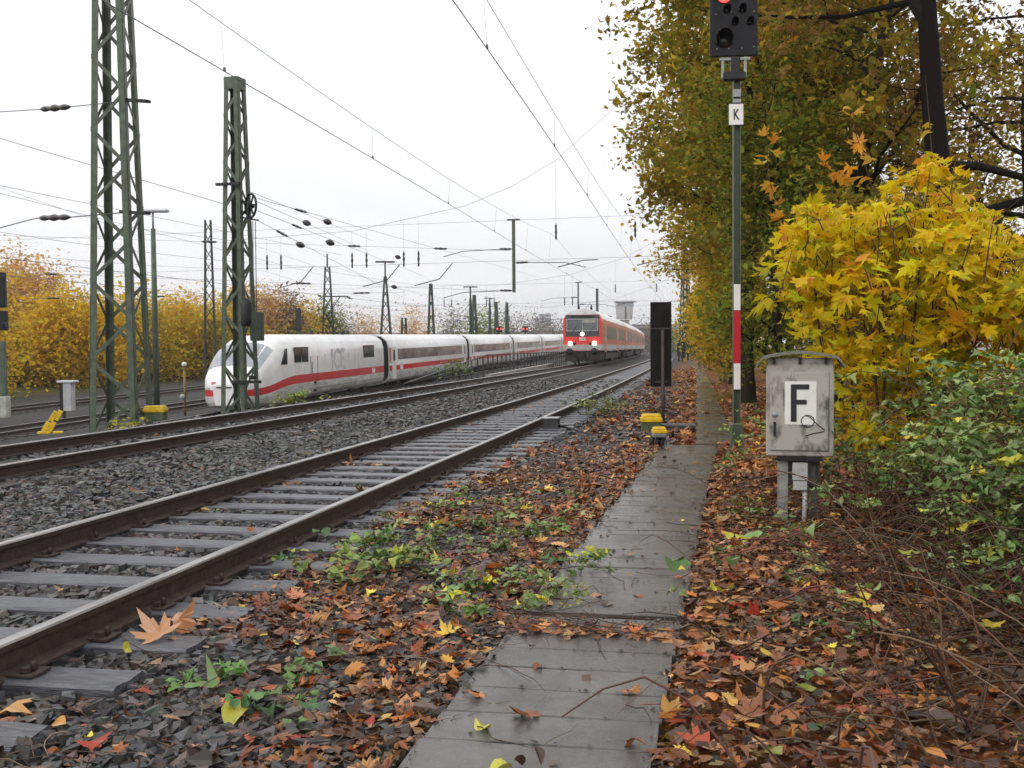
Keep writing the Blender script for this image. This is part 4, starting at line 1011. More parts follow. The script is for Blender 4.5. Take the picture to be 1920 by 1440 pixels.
# power car: nose at y = 0
pc = ice_root("power_car", "white high speed power car with a sloping nose and red stripe, leading its train", 0)
sts = []
for y, hw, tz, zb, sA, sB in ((0, .52, 1.25, .34, .80, .92), (.12, .80, 1.42, .28, .79, .93), (.4, 1.05, 1.62, .24, .79, .94), (.9, 1.24, 1.88, .20, .80, .96), (1.5, 1.36, 2.20, .18, .82, .99), (2.05, 1.42, 2.52, .17, .85, 1.03), (2.6, 1.46, 2.82, .16, .90, 1.08), (3.2, 1.49, 3.10, .16, .96, 1.15), (3.9, 1.50, 3.31, .16, 1.02, 1.23), (4.8, 1.50, 3.43, .17, 1.08, 1.31), (6.0, 1.50, HS, .20, 1.13, 1.39), (7.0, 1.5, HS, .24, 1.14, 1.40), (10, 1.5, HS, .35, 1.14, 1.40), (19.85, 1.5, HS, .35, 1.14, 1.40)):
    sts.append((y * .74 if y < 8 else y, hw, tz, zb, sA - .03, sB + .05))
ice_body(sts, "body", pc)
# windscreen lies on the nose as its own glass sheet
mb = MB(); P = []
def top_at(y): 
    ys = [s_[0] for s_ in sts]; return float(np.interp(y, ys, [s_[2] for s_ in sts])), float(np.interp(y, ys, [s_[1] for s_ in sts])), float(np.interp(y, ys, [s_[5] for s_ in sts]))
Y = np.linspace(.95, 2.35, 7); XS = np.linspace(-1, 1, 13)
for yy in Y:
    tz, hw, sB = top_at(yy); h = ice_ring(hw, tz, .2, .8, sB); xs_ = [x for x, z in h[3:]][::-1]; zs_ = [z for x, z in h[3:]][::-1]
    for x in XS:
        xx = x * hw * .90; P.append((xx, yy - .012 - .0 * abs(x), float(np.interp(abs(xx), xs_, zs_)) + .015))
mb.add(P, [(i * 13 + j, i * 13 + j + 1, (i + 1) * 13 + j + 1, (i + 1) * 13 + j) for i in range(6) for j in range(12)], 0, True); mb.build("windscreen", M_SCREEN, pc)
side_panel(pc, "cab_side_window", 2.85, 3.65, 2.05, 2.80, M_GLASS, slant=.62)
for s_ in (0, 1): side_panel(pc, "window", 4.55 + s_ * .98, 5.45 + s_ * .98, 2.10, 2.85, M_GLASS)
for s_ in (0, 1): side_panel(pc, "window", 15.6 + s_ * 1.1, 16.62 + s_ * 1.1, 2.10, 2.82, M_GLASS)
side_panel(pc, "door_seam", 6.75, 6.79, 1.42, 2.35, M_BELLOW, proud=.003); side_panel(pc, "door_seam", 7.75, 7.79, 1.1, 2.35, M_BELLOW, proud=.006)
side_panel(pc, "handrail", 6.9, 6.96, 1.5, 2.1, M_GALV, proud=.03)
side_panel(pc, "stripe_gap", 17.3, 17.9, 1.13, 1.41, M_TW, proud=.004)
side_panel(pc, "skirt_seam", 6.5, 20.0, .74, .765, mat("seam_dark", (.25, .24, .23), .6), proud=.004)
for yy in (8.9, 12.9, 14.6, 18.9): side_panel(pc, 'panel_seam', yy, yy + .022, 1.46, 2.45, mat('seam_light', (.55, .54, .53), .5), proud=.003)
for zz in (.55, .95): side_panel(pc, "step_hole", 7.2, 7.55, zz, zz + .12, M_BELLOW, proud=.004)
for s_ in (-1, 1):
    text_part("letters", "ICE", 1.55, M_GREYTXT, pc, (s_ * 1.507, 11.0, 1.62), (R(90), 0, R(90) if s_ > 0 else R(-90)), 1.0, .002)
mb = MB()
for s_ in (-1, 1):
    mb = MB(); mb.box((s_ * .74, .10, 1.08), (.36, .10, .16), bev=.03); mb.build("headlight", mat("headlamp_glass", (.55, .55, .56), .2, 0, .1, 6), pc)
    mb = MB(); mb.box((s_ * .52, .05, 1.32), (.2, .02, .12)); mb.build("emblem", mat("emblem_pink", (.62, .25, .25), .4), pc)
mb = MB(); mb.box((0, .0, 1.14), (.7, .08, .04)); mb.build("grille", M_BELLOW, pc)
for yy in (5.2, 16.6): bogie(pc, yy)
# pantograph
pg = MB(); y0 = 14.2
pg.bar((-.5, y0 - .9, HS + .12), (.5, y0 - .9, HS + .12), .07); pg.bar((-.5, y0 + .7, HS + .12), (.5, y0 + .7, HS + .12), .07)
for s_ in (-.45, .45): pg.bar((s_, y0 - .9, HS + .12), (s_, y0 + .7, HS + .12), .06); pg.lathe([(.07, HS - .05), (.07, HS + .12)], (s_, y0 - .9, 0), 8); pg.lathe([(.07, HS - .05), (.07, HS + .12)], (s_, y0 + .7, 0), 8)
pgo = pg.build("pantograph", M_IRON, pc)
mb = MB(); mb.tube([(0, y0 + .6, HS + .15), (0, y0 - .9 + .1, HS + 1.15)], .05, 8); mb.build("lower_arm", M_IRON, pgo)
mb = MB(); mb.tube([(-.12, y0 - .85, HS + 1.12), (-.28, y0 + .9, HS + 2.2)], .028, 6); mb.tube([(.12, y0 - .85, HS + 1.12), (.28, y0 + .9, HS + 2.2)], .028, 6); mb.build("upper_arm", M_IRON, pgo)
mb = MB()
for dy in (-.2, .2): mb.tube([(-.95, y0 + .9 + dy, HS + 2.06), (-.7, y0 + .9 + dy, HS + 2.24), (.7, y0 + .9 + dy, HS + 2.24), (.95, y0 + .9 + dy, HS + 2.06)], .03, 6)
mb.build("head", M_IRON, pgo)
for yy in (10.5, 15.9, 16.6): 
    mb = MB(); mb.lathe([(.10, HS - .05), (.13, HS + .06), (.07, HS + .12), (.12, HS + .18), (.05, HS + .26)], (0.2, yy, 0), 10); mb.build("roof_insulator", M_INSUL, pc)
def coach(label, d, kind):
    t = ice_root("train_coach", label, d)
    L = 25.82
    ice_body([(0.55, 1.5, HS, .35, 1.14, 1.40), (9, 1.5, HS, .35, 1.14, 1.40), (18, 1.5, HS, .35, 1.14, 1.40), (L, 1.5, HS, .35, 1.14, 1.40)], "body", t)
    mb = MB(); sec = ice_ring(1.43, HS - .05, .5, 1.1, 1.4); ring = [(-x, z) for x, z in sec] + [(x, z) for x, z in sec[::-1][1:]]
    mb.extrude(ring, -.72, .56, 0); mb.build("gangway_bellows", M_BELLOW, t)
    side_panel(t, "window_band", 2.6, 23.4, 1.80, 2.52, mat("glass_band_ochre", (.20, .15, .05), .15, 0, .4, .8, spec=.8) if kind == 3 else M_GLASSB)
    for yy in (1.2, 24.2): side_panel(t, "door", yy, yy + .95, .55, 2.62, mat("door_white", (.70, .70, .69), .3, 0, .08, 2), proud=.006)
    for yy in (1.45, 24.45): side_panel(t, "door_window", yy, yy + .45, 1.75, 2.45, M_GLASS, proud=.010)
    if kind == 1: side_panel(t, "class_emblem", .62, .98, 1.65, 2.60, mat("emblem_red", (.45, .08, .07), .4), proud=.012)
    side_panel(t, "stripe_gap", 3.2, 3.9, 1.13, 1.41, M_TW, proud=.004)
    mb = MB(); mb.box((-.9, 2.0, HS - .16), (.5, .6, .05)); mb.build("roof_vent", M_IRON, t)
    mb = MB(); mb.box((0, 13, .28), (2.2, 12, .5)); mb.build("underframe", M_BOGIE, t)
    for yy in (3.6, 22.4): bogie(t, yy)
    return t
coach("first white coach coupled behind the power car, with a red oval beside its window band", 20.56, 1)
coach("second white coach behind the power car, above the sloping ramp railing", 20.56 + 26.4, 2)
coach("third white coach behind the power car, with reddish grey window band", 20.56 + 52.8, 2)
coach("last white coach in view, its ochre window band next to the red train", 20.56 + 79.2, 3)
coach("white coach mostly hidden behind the cab of the red train", 20.56 + 105.6, 2)

# red regional train on the second track
M_RR = mat("regional_red", (.80, .05, .035), .3, 0, .12, 1.5, coat=.3)
M_RRS = mat("regional_red_side_reflection", (.52, .085, .03), .45, 0, .3, 1.2, col2=(.36, .15, .035), stretch=(1, .25, 1))  # same red as the front, with brownish reflections painted into the sides
M_RG = mat("regional_light_grey", (.42, .42, .41), .45, 0, .2, 3)
M_RDK = mat("regional_dark_face", (.055, .06, .065), .22, 0, .3, 3, spec=.7)
M_ROOF = mat("regional_roof", (.80, .82, .84), .45, 0, .15, 2)
M_SIDEG = mat("regional_window_band", (.10, .075, .03), .35, 0, .5, .7, spec=.25, stretch=(1, .6, 1))
def red_root(name, label, v, cat):
    c0, c1 = float(curve(v)), float(curve(v + 24)); t = thing(name, label, cat, (C2 + c0, v, RAIL_Z), math.atan2(-(c1 - c0), 24), "cars of the red train"); return t
RH = 3.98; RW = 1.41
def red_ring():
    h = [(RW * .97, .95), (RW, 1.02), (RW, 1.30), (RW, 1.43), (RW, 2.98), (RW * .975, 3.22), (RW * .86, 3.56), (RW * .62, 3.80), (RW * .3, 3.93), (0, RH)]
    return [(-x, z) for x, z in h] + [(x, z) for x, z in h[::-1][1:]], len(h)
def red_body(parent, y0, y1, first):
    ring, nh = red_ring(); n = len(ring); mb = MB(); ys = [y0, y0 + .18, y0 + .5, y1] if first else [y0, y1]
    for k, y in enumerate(ys):
        f = 1.0 if (not first or k > 1) else (.965 if k == 0 else .99)
        mb.v += [(x * f, y, (z - 2.3) * (1 - (1 - f) * .5) + 2.3) for x, z in ring]
    for k in range(len(ys) - 1):
        for a in range(n - 1):
            aa = min(a, n - 2 - a); mi = {0: 1, 1: 1, 2: 1, 3: 0, 4: 0, 5: 2}.get(aa, 2)
            if first and k < 2 and aa >= 4: mi = 3 if aa < 6 else 2
            mb.f.append([k * n + a, (k + 1) * n + a, (k + 1) * n + a + 1, k * n + a + 1]); mb.m.append(mi); mb.sm.append(aa > 4)
    mb.f.append(list(range(n))); mb.m.append(3 if first else 0); mb.sm.append(False); mb.f.append(list(range((len(ys) - 1) * n, len(ys) * n))[::-1]); mb.m.append(0); mb.sm.append(False)
    return mb.build("body", [M_RRS, M_RG, M_ROOF, M_RR], parent)
def red_car(label, v, first):
    t = red_root("control_car" if first else "train_coach", label, v, "train car"); L = 25.9
    red_body(t, 0, L, first)
    hw = RW
    y = 1.2; k = 0
    if first: side_panel(t, "cab_side_window", .75, 1.35, 1.95, 2.75, M_GLASS, hw=hw)
    for yy in (2.0, 15.0) if not first else (2.2, 15.5):
        side_panel(t, "door", yy, yy + 1.5, .85, 2.85, mat("regional_door", (.50, .17, .03), .35, 0, .2, 2), hw=hw, proud=.010)
        for q in (.12, .82): side_panel(t, "door_window", yy + q, yy + q + .5, 1.75, 2.6, M_GLASS, hw=hw, proud=.016)
    for (a, b) in ((4.2, 14.4), (17.4, 24.8)):
        side_panel(t, "window_band", a, b, 1.82, 2.78, M_SIDEG, hw=hw, proud=.008)
    mb = MB(); mb.box((0, 13, .55), (2.3, 14, .45)); mb.box((-.6, 9, .35), (.7, 2, .5)); mb.box((.6, 16, .35), (.7, 3, .5)); mb.build("underframe", M_BOGIE, t)
    for yy in (3.3, 22.3): bogie(t, yy)
    for s_ in (-1, 1):
        mb = MB(); mb.lathe([(.10, 0), (.10, -.42), (.24, -.45), (.24, -.50), (.05, -.52)], (s_ * .875, 0, .93), 16, 'y'); mb.build("buffer", M_IRON, t)
    mb = MB(); mb.lathe([(.30, 2), (.30, 2.01)], (0, 0, 0), 6); 
    for yy in (6, 13, 20):
        mb = MB(); mb.box((0, yy, RH + .02), (.7, .9, .14), bev=.04); mb.build("roof_vent", M_GALV, t)
    if first:
        fy = -.012
        mb = MB(); hh_ = [(x * .962, z) for x, z in red_ring()[0] if z > 3.5]; hh_ = [(x, (z - 2.3) * .98 + 2.3) for x, z in hh_]; mb.extrude(hh_, -.004, .12, 0); mb.build('roof_lip', M_ROOF, t)
        mb = MB(); mb.box((0, fy, 2.75), (2.36, .03, 1.54), bev=.012)
        face = mb.build("cab_face", M_RDK, t)
        for x in (-.56, .56):
            mb = MB(); mb.box((x, fy - .022, 2.80), (1.04, .03, .76), bev=.01); mb.build("windscreen", mat("cab_glass", (.10, .115, .12), .06, 0, .3, 1, spec=.9), face)
        mb = MB(); zc, hh, ww = 2.80, .41, 1.10
        for a, b in (((-ww, zc - hh), (ww, zc - hh)), ((-ww, zc + hh), (ww, zc + hh)), ((-ww, zc - hh), (-ww, zc + hh)), ((ww, zc - hh), (ww, zc + hh)), ((0, zc - hh), (0, zc + hh))):
            mb.bar((a[0], fy - .04, a[1]), (b[0], fy - .04, b[1]), .045)
        mb.build("window_frame", mat("frame_silver", (.55, .56, .57), .35, .4, .1, 6), face)
        mb = MB(); mb.box((.5, fy - .04, 3.06), (.85, .012, .22)); mb.build("sun_blind", mat("blind_beige", (.38, .37, .30), .6), face)
        for s_ in (-.62, .62):
            mb = MB(); mb.tube([(s_ + .5 * (1 if s_ < 0 else 1) * -.2, fy - .06, 2.26), (s_ + .25, fy - .06, 2.75)], .018, 5); mb.build("wiper", M_BLACK, face)
        mb = MB(); mb.lathe([(.14, -.02), (.14, -.06), (.10, -.085)], (0, fy, 2.16), 14, 'y'); mb.build("headlight", emat("headlamp_lit", (1.0, .96, .85), 4.0), t)
        for s_ in (-1, 1):
            mb = MB(); mb.lathe([(.15, -.02), (.15, -.07), (.10, -.10)], (s_ * .86, fy, 1.50), 16, 'y'); mb.build("headlight", emat("headlamp_warm", (1.0, .90, .68), 6.0), t)
            mb = MB(); mb.lathe([(.12, -.02), (.12, -.06), (.08, -.08)], (s_ * .56, fy, 1.50), 14, 'y'); mb.build("tail_light", mat("tail_red", (.18, .02, .02), .2), t)
        mb = MB(); mb.box((0, fy - .012, 1.80), (.42, .012, .22)); pl = mb.build("emblem_plate", M_WHITE, t)
        text_part("letters", "DB", .2, mat("emblem_ink_red", (.55, .02, .03), .4), pl, (0, fy - .02, 1.73), (R(90), 0, 0), 1.0, .001)
        mb = MB(); mb.box((0, fy + .004, 1.21), (2.76, .03, .40), bev=.012); mb.build("lower_band", M_RG, t)
        mb = MB(); mb.box((0, fy - .02, 3.38), (1.6, .02, .16)); mb.build("destination_box", M_BLACK, t)
        mb = MB(); mb.box((0, .35, .60), (2.5, .5, .72), bev=.04); mb.box((-.55, -.02, .28), (.35, .1, .3)); mb.box((.6, -.02, .25), (.3, .1, .3)); mb.box((0, -.1, .68), (.24, .3, .3)); mb.tube([(.35, -.05, .8), (.38, -.18, .4), (.3, -.05, .2)], .035, 6); mb.tube([(-.3, -.05, .8), (-.36, -.16, .45), (-.3, -.05, .2)], .03, 6); mb.build("coupling", M_BOGIE, t)
        for x in (-.4, .5):
            mb = MB(); mb.lathe([(.08, RH - .06), (.08, RH + .12), (.04, RH + .3)], (x, 1.5, 0), 8); mb.build("roof_horn", M_IRON, t)
    return t
red_car("red regional train cab car with lit headlights facing the viewer", 70.5, True)
red_car("first red coach behind the cab of the red train", 97.0, False)
red_car("second red coach behind the cab of the red train", 123.5, False)
red_car("third red coach far back behind the black board", 150.0, False)
# ------------------------------------------------------------------ ramp railing, kerb
M_RAILING = mat("railing_dark_steel", (.045, .045, .045), .5, .3, .3, 8)
fen = thing("ramp_railing", "dark steel railing that slopes up beside the second track in front of the white coaches", "railing", (-11.2, 38, 0)); 
def f_h(v): return float(np.clip((v - 37.5) / 17.0, 0, 1)) * 1.0 + .03
pts = [(-11.2 - .03 * (v - 38) * .6, v) for v in np.arange(37.5, 96, 1.0)]
for nm, k in (("top_rail", 1.0), ("middle_rail", .55), ("bottom_rail", .12)):
    mb = MB(); mb.tube([(u + 11.2, v - 38, k * f_h(v)) for u, v in pts if v > 37 + (1 - k) * 8], .04 if k == 1 else .03, 6); mb.build(nm, M_RAILING, fen)
for v in np.arange(43, 96, 1.5):
    mb = MB(); u = -.03 * (v - 38) * .6; mb.bar((u, v - 38, -.6), (u, v - 38, f_h(v)), .07); mb.build("post", M_RAILING, fen)
kb = MB(); kb.box((0, 0, .1), (.25, 26, .35)); o = kb.build("ramp_kerb", mat("kerb_concrete", (.30, .29, .28), .6, 0, .3, 2)); o.location = (-10.3, 61, -.1); o.rotation_euler = (R(.3), 0, .02); tag(o, "low concrete kerb between the ramp railing and the second track", "kerb")

# ------------------------------------------------------------------ overhead wires
def catenary(label, c0, ucurve, ztop, v0, v1, sup, zm_sup=1.75, sag=1.1, r=.009, dv=8.0, spanoff=.25):
    t = thing("catenary_line", label, "overhead wire", (c0, 0, 0), group="overhead lines along the tracks")
    vs_ = np.arange(v0, v1 + .1, 2.0); span = sup[1] - sup[0]
    def zmes(v):
        x = ((v - sup[0]) % span) / span; return ztop(v) + zm_sup - sag * 4 * x * (1 - x)
    U = lambda v: float(ucurve(v)) + spanoff * math.cos(math.pi * (v - sup[0]) / span)
    U2 = lambda v: float(ucurve(v)) + .5 * spanoff * math.cos(math.pi * (v - sup[0]) / span)
    mb = MB(); mb.tube([(U(v), v, ztop(v)) for v in vs_], r, 5); mb.build("contact_wire", M_WIRE, t)
    mb = MB(); mb.tube([(U2(v), v, zmes(v)) for v in vs_], r * .75, 5); mb.build("messenger_wire", M_WIRE, t)
    for v in np.arange(math.ceil((v0 + 3) / dv) * dv, min(v1, 110), dv):
        mb = MB(); mb.tube([(U(v), v, ztop(v)), (U2(v), v, zmes(v))], r * .38, 4); mb.box((U(v), v, ztop(v) + .03), (.03, .05, .07)); mb.build("dropper", M_WIRE, t)
    return t
SUP = (-7.0, 57.0)
catenary("pair of overhead wires above the nearest track", C1, lambda v: curve(v) - .05, lambda v: 6.25, -2, 190, SUP, sag=.95)
catenary("pair of overhead wires above the red train's track", C2, lambda v: curve(v) - .05, lambda v: 6.15, -2, 190, SUP, sag=1.0)
ig = lambda base: (lambda v: base + .0123 * min(max(v - 40, -40), 120))
catenary("pair of overhead wires above the white train", -20.5, icec, ig(4.35), 2, 190, SUP, sag=1.0)
catenary("overhead wires above the track left of the white train", -25.6, icec, ig(4.35), 6, 190, SUP, sag=1.0)
catenary("overhead wires above the farthest left track", -33.2, icec, ig(4.35), 12, 190, SUP, sag=1.0)
catenary("overhead wires beyond the farthest left track", -39.0, icec, ig(4.6), 22, 190, (-20, 44), sag=1.0)

# ------------------------------------------------------------------ cross spans
XY = {57: [(1.8, 19.6), (-1.2, 17.6), (-4.9, 14.6), (-7.9, 12.1), (-10.4, 10.75), (-13.2, 9.7), (-20, 8.45), (-28, 8.1), (-36, 9.3), (-44, 12)]}
def crossspan(label, v, arc, zt, zb, tracks, post_u, r, right_mast, left_mast):
    r = r * .75
    t = thing("cross_span", label, "cross span", (0, v, 0), group="cross spans over the tracks")
    mb = MB(); mb.tube([(u, 0, z) for u, z in arc], r, 5); mb.build("span_wire", M_WIRE, t)
    ua, ub = arc[0][0], arc[-1][0]
    for z in (zt, zb): mb = MB(); mb.tube([(ua, 0, z + .1), (ub, 0, z - .25)], r * .8, 5); mb.build("guide_wire", M_WIRE, t)
    au = np.array([a[0] for a in arc])[::-1]; az_ = np.array([a[1] for a in arc])[::-1]
    for u in tracks:
        for du in ((0,) if u > -10 else (-.55, .35)):
            za = float(np.interp(u + du, au, az_)); zi = zt - .25 if u > -10 else zt - 1.6
            mb = MB(); mb.tube([(u + du, 0, za), (u + du, 0, zi)], r * .5, 4); mb.build("hanger_wire", M_WIRE, t)
            mb = MB(); insul(mb, (u + du, 0, zi), (u + du, 0, zi - .95), .07, 3); mb.build("insulator", M_INSUL, t)
        zz = zb if u > -10 else zb - .9
        mb = MB(); mb.tube([(u + 2.4, 0, zb - .05), (u + 1.6, 0, zz - .06), (u + .1, 0, zz - .42)], .03, 5); mb.build("steady_arm", M_IRON, t)
    if post_u is not None:
        ztp = zt + .0; hz = 4.15
        mb = MB(); mb.box((post_u, 0, ztp - hz / 2), (.17, .17, hz)); po = mb.build("drop_post", M_GREEN, t)
        mb = MB(); mb.box((post_u, 0, ztp + .03), (.75, .12, .08)); mb.build("cap_bar", M_IRON, po)
        for s_, z in ((-1, ztp - 1.65), (1, ztp - 2.45), (-1, ztp - 4.05)):
            mb = MB(); insul(mb, (post_u + s_ * .1, 0, z), (post_u + s_ * .85, 0, z + .02), .07, 3); mb.build("insulator", M_INSUL, po)
            mb = MB(); mb.tube([(post_u + s_ * .85, 0, z), (post_u + s_ * 3.0, 0, z - .05), (post_u + s_ * 4.2, 0, z - .35)], .022, 5); mb.build("registration_arm", M_IRON, po)
    return t
crossspan("nearest cross span of wires with a green drop post hanging in the middle", 57, XY[57], 8.78, 6.45, (C1, C2 + .05, -16.4, -19.6, -25), -10.35, .015, 0, 0)
arc2 = [(3, 17.5), (-3, 13.8), (-8, 11.3), (-14, 9.6), (-22, 8.6), (-32, 8.8), (-42, 10.5), (-55, 15)]
crossspan("second cross span of thin wires far behind the drop post", 112, arc2, 8.7, 6.5, (C1 - .9, C2 - .9, -14, -23, -28), -13, .018, 0, 0)
crossspan("farthest cross span of faint wires above the watch tower", 175, [(1, 16.5), (-6, 12.5), (-14, 9.8), (-26, 8.6), (-40, 9.4), (-60, 14)], 8.6, 6.5, (C1 - 3.5, C2 - 3.5, -17, -27, -33), None, .022, 0, 0)
# round strain insulators strung on guide wires
for k, (x, y, Z, lab) in enumerate(((575, 418, 44, "upper left one of four dark ball insulators right of the tension wheel"), (614, 416, 44, "upper right one of four dark ball insulators right of the tension wheel"), (563, 459, 42, "lower left one of four dark ball insulators right of the tension wheel"), (619, 455, 42, "lower right one of four dark ball insulators right of the tension wheel"), (746, 482, 56, "small dark ball insulator right of the T shaped lamp"), (739, 538, 56, "small dark ball insulator beside the shaft of the T shaped lamp"))):
    o = MB(); r = .135 if k < 4 else .12; o.lathe([(r * .15, -r * 1.5), (r * .8, -r * .8), (r, 0), (r * .8, r * .8), (r * .15, r * 1.5)], (0, 0, 0), 12, 'x'); o = o.build("ball_insulator", M_INSUL); q = wz(x, y, Z); o.location = q; o.rotation_euler = (0, R(20), AZ)
    tag(o, lab, "insulator")
def swire(label, a, b, r=.012, sag=.0, spots=(), ir=.06):
    ir *= .85
    a, b = wz(*a), wz(*b); pts = [a.lerp(b, k / 10) + Vector((0, 0, -sag * 4 * (k / 10) * (1 - k / 10))) for k in range(11)]
    ins_wire(label, pts, r, [(a.lerp(b, s0), a.lerp(b, s1)) for s0, s1 in spots], ir)
swire("tension wire running from the wheel of the second mast over the white train", (482, 372, 30.6), (1040, 528, 130), .0085, .0, ((.033, .045),))
swire("upper stay wire through the upper right ball insulator", (470, 360, 30.6), (700, 452, 62), .0085)
swire("middle stay wire through the upper left ball insulator", (482, 378, 30.6), (690, 470, 62), .0085)
swire("lower stay wire through the lower left ball insulator", (480, 412, 30.6), (760, 560, 75), .0085, .0, ((.06, .10),))
swire("stay wire through the lower right ball insulator", (482, 395, 30.6), (800, 520, 80), .0085, .0, ((.09, .12),))
swire("wire crossing from the left edge past the big mast to the second mast", (-60, 242, 24), (425, 384, 31), .0085)
swire("thin wire running down from the left edge behind the big mast", (-40, 340, 30), (640, 478, 70), .0085)
swire("second thin wire running down from the left edge behind the big mast", (-40, 352, 32), (620, 520, 76), .0085)
swire("long horizontal wire from the left edge to the drop post", (-60, 440, 57), (955, 470, 57), .0085, .0, ((.43, .46), (.70, .725), (.86, .885)), .08)
swire("low horizontal wire from the left edge behind the second mast", (-60, 508, 62), (960, 546, 57), .0085, .0, ((.15, .175), (.62, .65)), .08)
swire("lowest horizontal wire with insulators near the pantograph", (-60, 562, 66), (760, 548, 66), .0085, .0, ((.18, .21), (.42, .45), (.88, .92)), .08)

# ------------------------------------------------------------------ far masts and lamps
def far_lattice(label, x, ytop, ybase, Z, s0, s1, name="catenary_mast", group=None, cap=False, tee=None, tip=None):
    b = wz(x, ybase, Z); H = float(wz(x, ytop, Z).z - b.z)
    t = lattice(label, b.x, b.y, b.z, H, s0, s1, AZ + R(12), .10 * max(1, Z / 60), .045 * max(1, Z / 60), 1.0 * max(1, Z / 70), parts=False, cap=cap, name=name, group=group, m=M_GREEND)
    if tip: mb = MB(); mb.tube([(0, 0, H - .1), (0, 0, H + tip)], .05 * Z / 60, 6); mb.build("tip", M_IRON, t)
    if tee: mb = MB(); mb.box((0, 0, H + (tip or 0)), (tee, .3, .12)); mb.build("lamp_bar", M_IRON, t)
    return t
far_lattice("slender lattice mast behind the second mast, before the orange trees", 395, 413, 690, 62, .75, .42)
far_lattice("tapering lattice mast with a thin tip above the pantograph", 616, 500, 660, 78, 1.1, .45, tip=1.0)
far_lattice("dark tapering lamp mast with a T shaped top above the white coach", 724, 518, 660, 84, 1.15, .25, name="lamp_mast", tee=1.6, tip=1.2)
far_lattice("thin lattice mast right of the T shaped lamp mast", 809, 532, 660, 105, .9, .35)
far_lattice("tall lamp pole with a T shaped top in the middle of the yard", 883, 560, 660, 120, .30, .25, name="lamp_mast", tee=1.7, tip=1.4)
far_lattice("lattice mast just right of the tall T topped lamp pole", 890, 553, 660, 125, .9, .4)
far_lattice("small T topped lamp mast right of the tall lamp pole", 919, 568, 660, 170, .5, .3, name="lamp_mast", tee=1.9, tip=.8)
far_lattice("far lattice mast standing left of the drop post foot", 931, 566, 660, 155, .9, .4)
far_lattice("far lattice mast standing below the drop post", 951, 567, 660, 165, .8, .4)
far_lattice("short green post between the two far lattice masts on the left", 758, 596, 655, 110, .7, .6)
far_lattice("lattice mast among leaves beside the far end of the path", 1285, 470, 668, 100, 1.1, .5)
far_lattice("second lattice mast farther along the path edge", 1294, 560, 662, 150, 1.3, .6)
far_lattice("lattice mast third along the far path edge", 1300, 590, 660, 200, 1.5, .8)
q = wz(1120, 640, 110)
t = thing("pole", "plain dark pole standing behind the roof of the red train", "pole", q); mb = MB(); H = float(wz(1120, 541, 110).z - q.z); mb.tube([(0, 0, -1), (0, 0, H)], .14, 8); mb.build("pole", M_GREEND, t); mb = MB(); insul(mb, (.1, 0, H - 3.2), (1.6, 0, H - 3.1), .12, 3); mb.build("insulator", M_INSUL, t)
lattice("green lattice mast half hidden behind the signal post under the trees", *wz(1366, 712, 41), 10.5, .62, .42, AZ + R(8), .13, .055, .75, parts=True)
q = wz(1317, 693, 68); lattice("thin dark lattice mast deeper under the trees", q.x, q.y, q.z, 9.0, .5, .4, AZ, .12, .05, .8, parts=False)
for k, (x, y0, y1, Z, lab) in enumerate(((560, 573, 640, 95, "dark signal rising behind the roof of the power car"),)):
    q = wz(x, y1, Z); H = float(wz(x, y0, Z).z - q.z); t = thing("yard_signal", lab, "signal", q, AZ)
    mb = MB(); mb.box((0, 0, H * .62), (.55, .3, H * .62), bev=.06); mb.build("panel", M_BLACK, t); mb = MB(); mb.tube([(0, .1, -2), (0, .1, H * .5)], .12, 8); mb.build("post", M_GREEND, t)
for x, lab in ((936, "left one of two tiny red lit signals far up the yard"), (985, "right one of two tiny red lit signals far up the yard")):
    q = wz(x, 640, 140); t = thing("yard_signal", lab, "signal", q, AZ); H = float(wz(x, 610, 140).z - q.z)
    mb = MB(); mb.box((0, 0, H - .5), (.85, .3, .8), bev=.06); mb.build("panel", M_BLACK, t)
    mb = MB(); mb.tube([(0, .1, -2), (0, .1, H - .8)], .12, 6); mb.build("post", M_IRON, t)
    for s_ in (-.25, .25): mb = MB(); mb.lathe([(.13, 0), (.13, -.05)], (s_, -.16, H - .5), 10, 'y'); mb.build("red_lamp", emat("far_red_lamp", (1.0, .07, .05), 1.1), t)
for x, y0, y1, Z, w_, lab in ((1281, 637, 672, 92, .42, "dark upright board on the leaves far along the path"), (1273, 643, 668, 96, .35, "narrower dark board just left of the far upright board")):
    q = wz(x, y1 + 10, Z); t = thing("track_board", lab, "sign", q, AZ); a, b = float(wz(x, y1, Z).z - q.z), float(wz(x, y0, Z).z - q.z)
    mb = MB(); mb.box((0, 0, (a + b) / 2), (w_, .12, b - a), bev=.03); mb.build("panel", M_BLACK, t); mb = MB(); mb.tube([(0, .08, -.2), (0, .08, a + .1)], .05, 6); mb.build("post", M_IRON, t)

# ------------------------------------------------------------------ watch tower and skyline
q = wz(1171, 648, 300)
t = thing("signal_tower", "pale hammerhead signal tower with flat roof rising behind the red train", "tower", (q.x, q.y, -1), AZ)
def zz(y): return float(wz(1171, y, 300).z) + 1
M_TOW = mat("tower_cladding", (.50, .49, .50), .6, 0, .12, .5); M_TOWS = mat("tower_stem", (.30, .30, .27), .7, 0, .2, .3)
mb = MB(); mb.box((0, 0, zz(600) / 2), (2.6, 3.2, zz(600))); mb.build("stem", M_TOWS, t)
mb = MB()
z0, z1 = zz(598), zz(575); P = [(-2.1, -2.3, z0), (2.1, -2.3, z0), (2.1, 2.3, z0), (-2.1, 2.3, z0), (-2.4, -2.7, z1), (2.4, -2.7, z1), (2.4, 2.7, z1), (-2.4, 2.7, z1)]
mb.add(P, [(0, 3, 2, 1), (4, 5, 6, 7), (0, 1, 5, 4), (1, 2, 6, 5), (2, 3, 7, 6), (3, 0, 4, 7)]); mb.build("cabin", M_TOW, t)
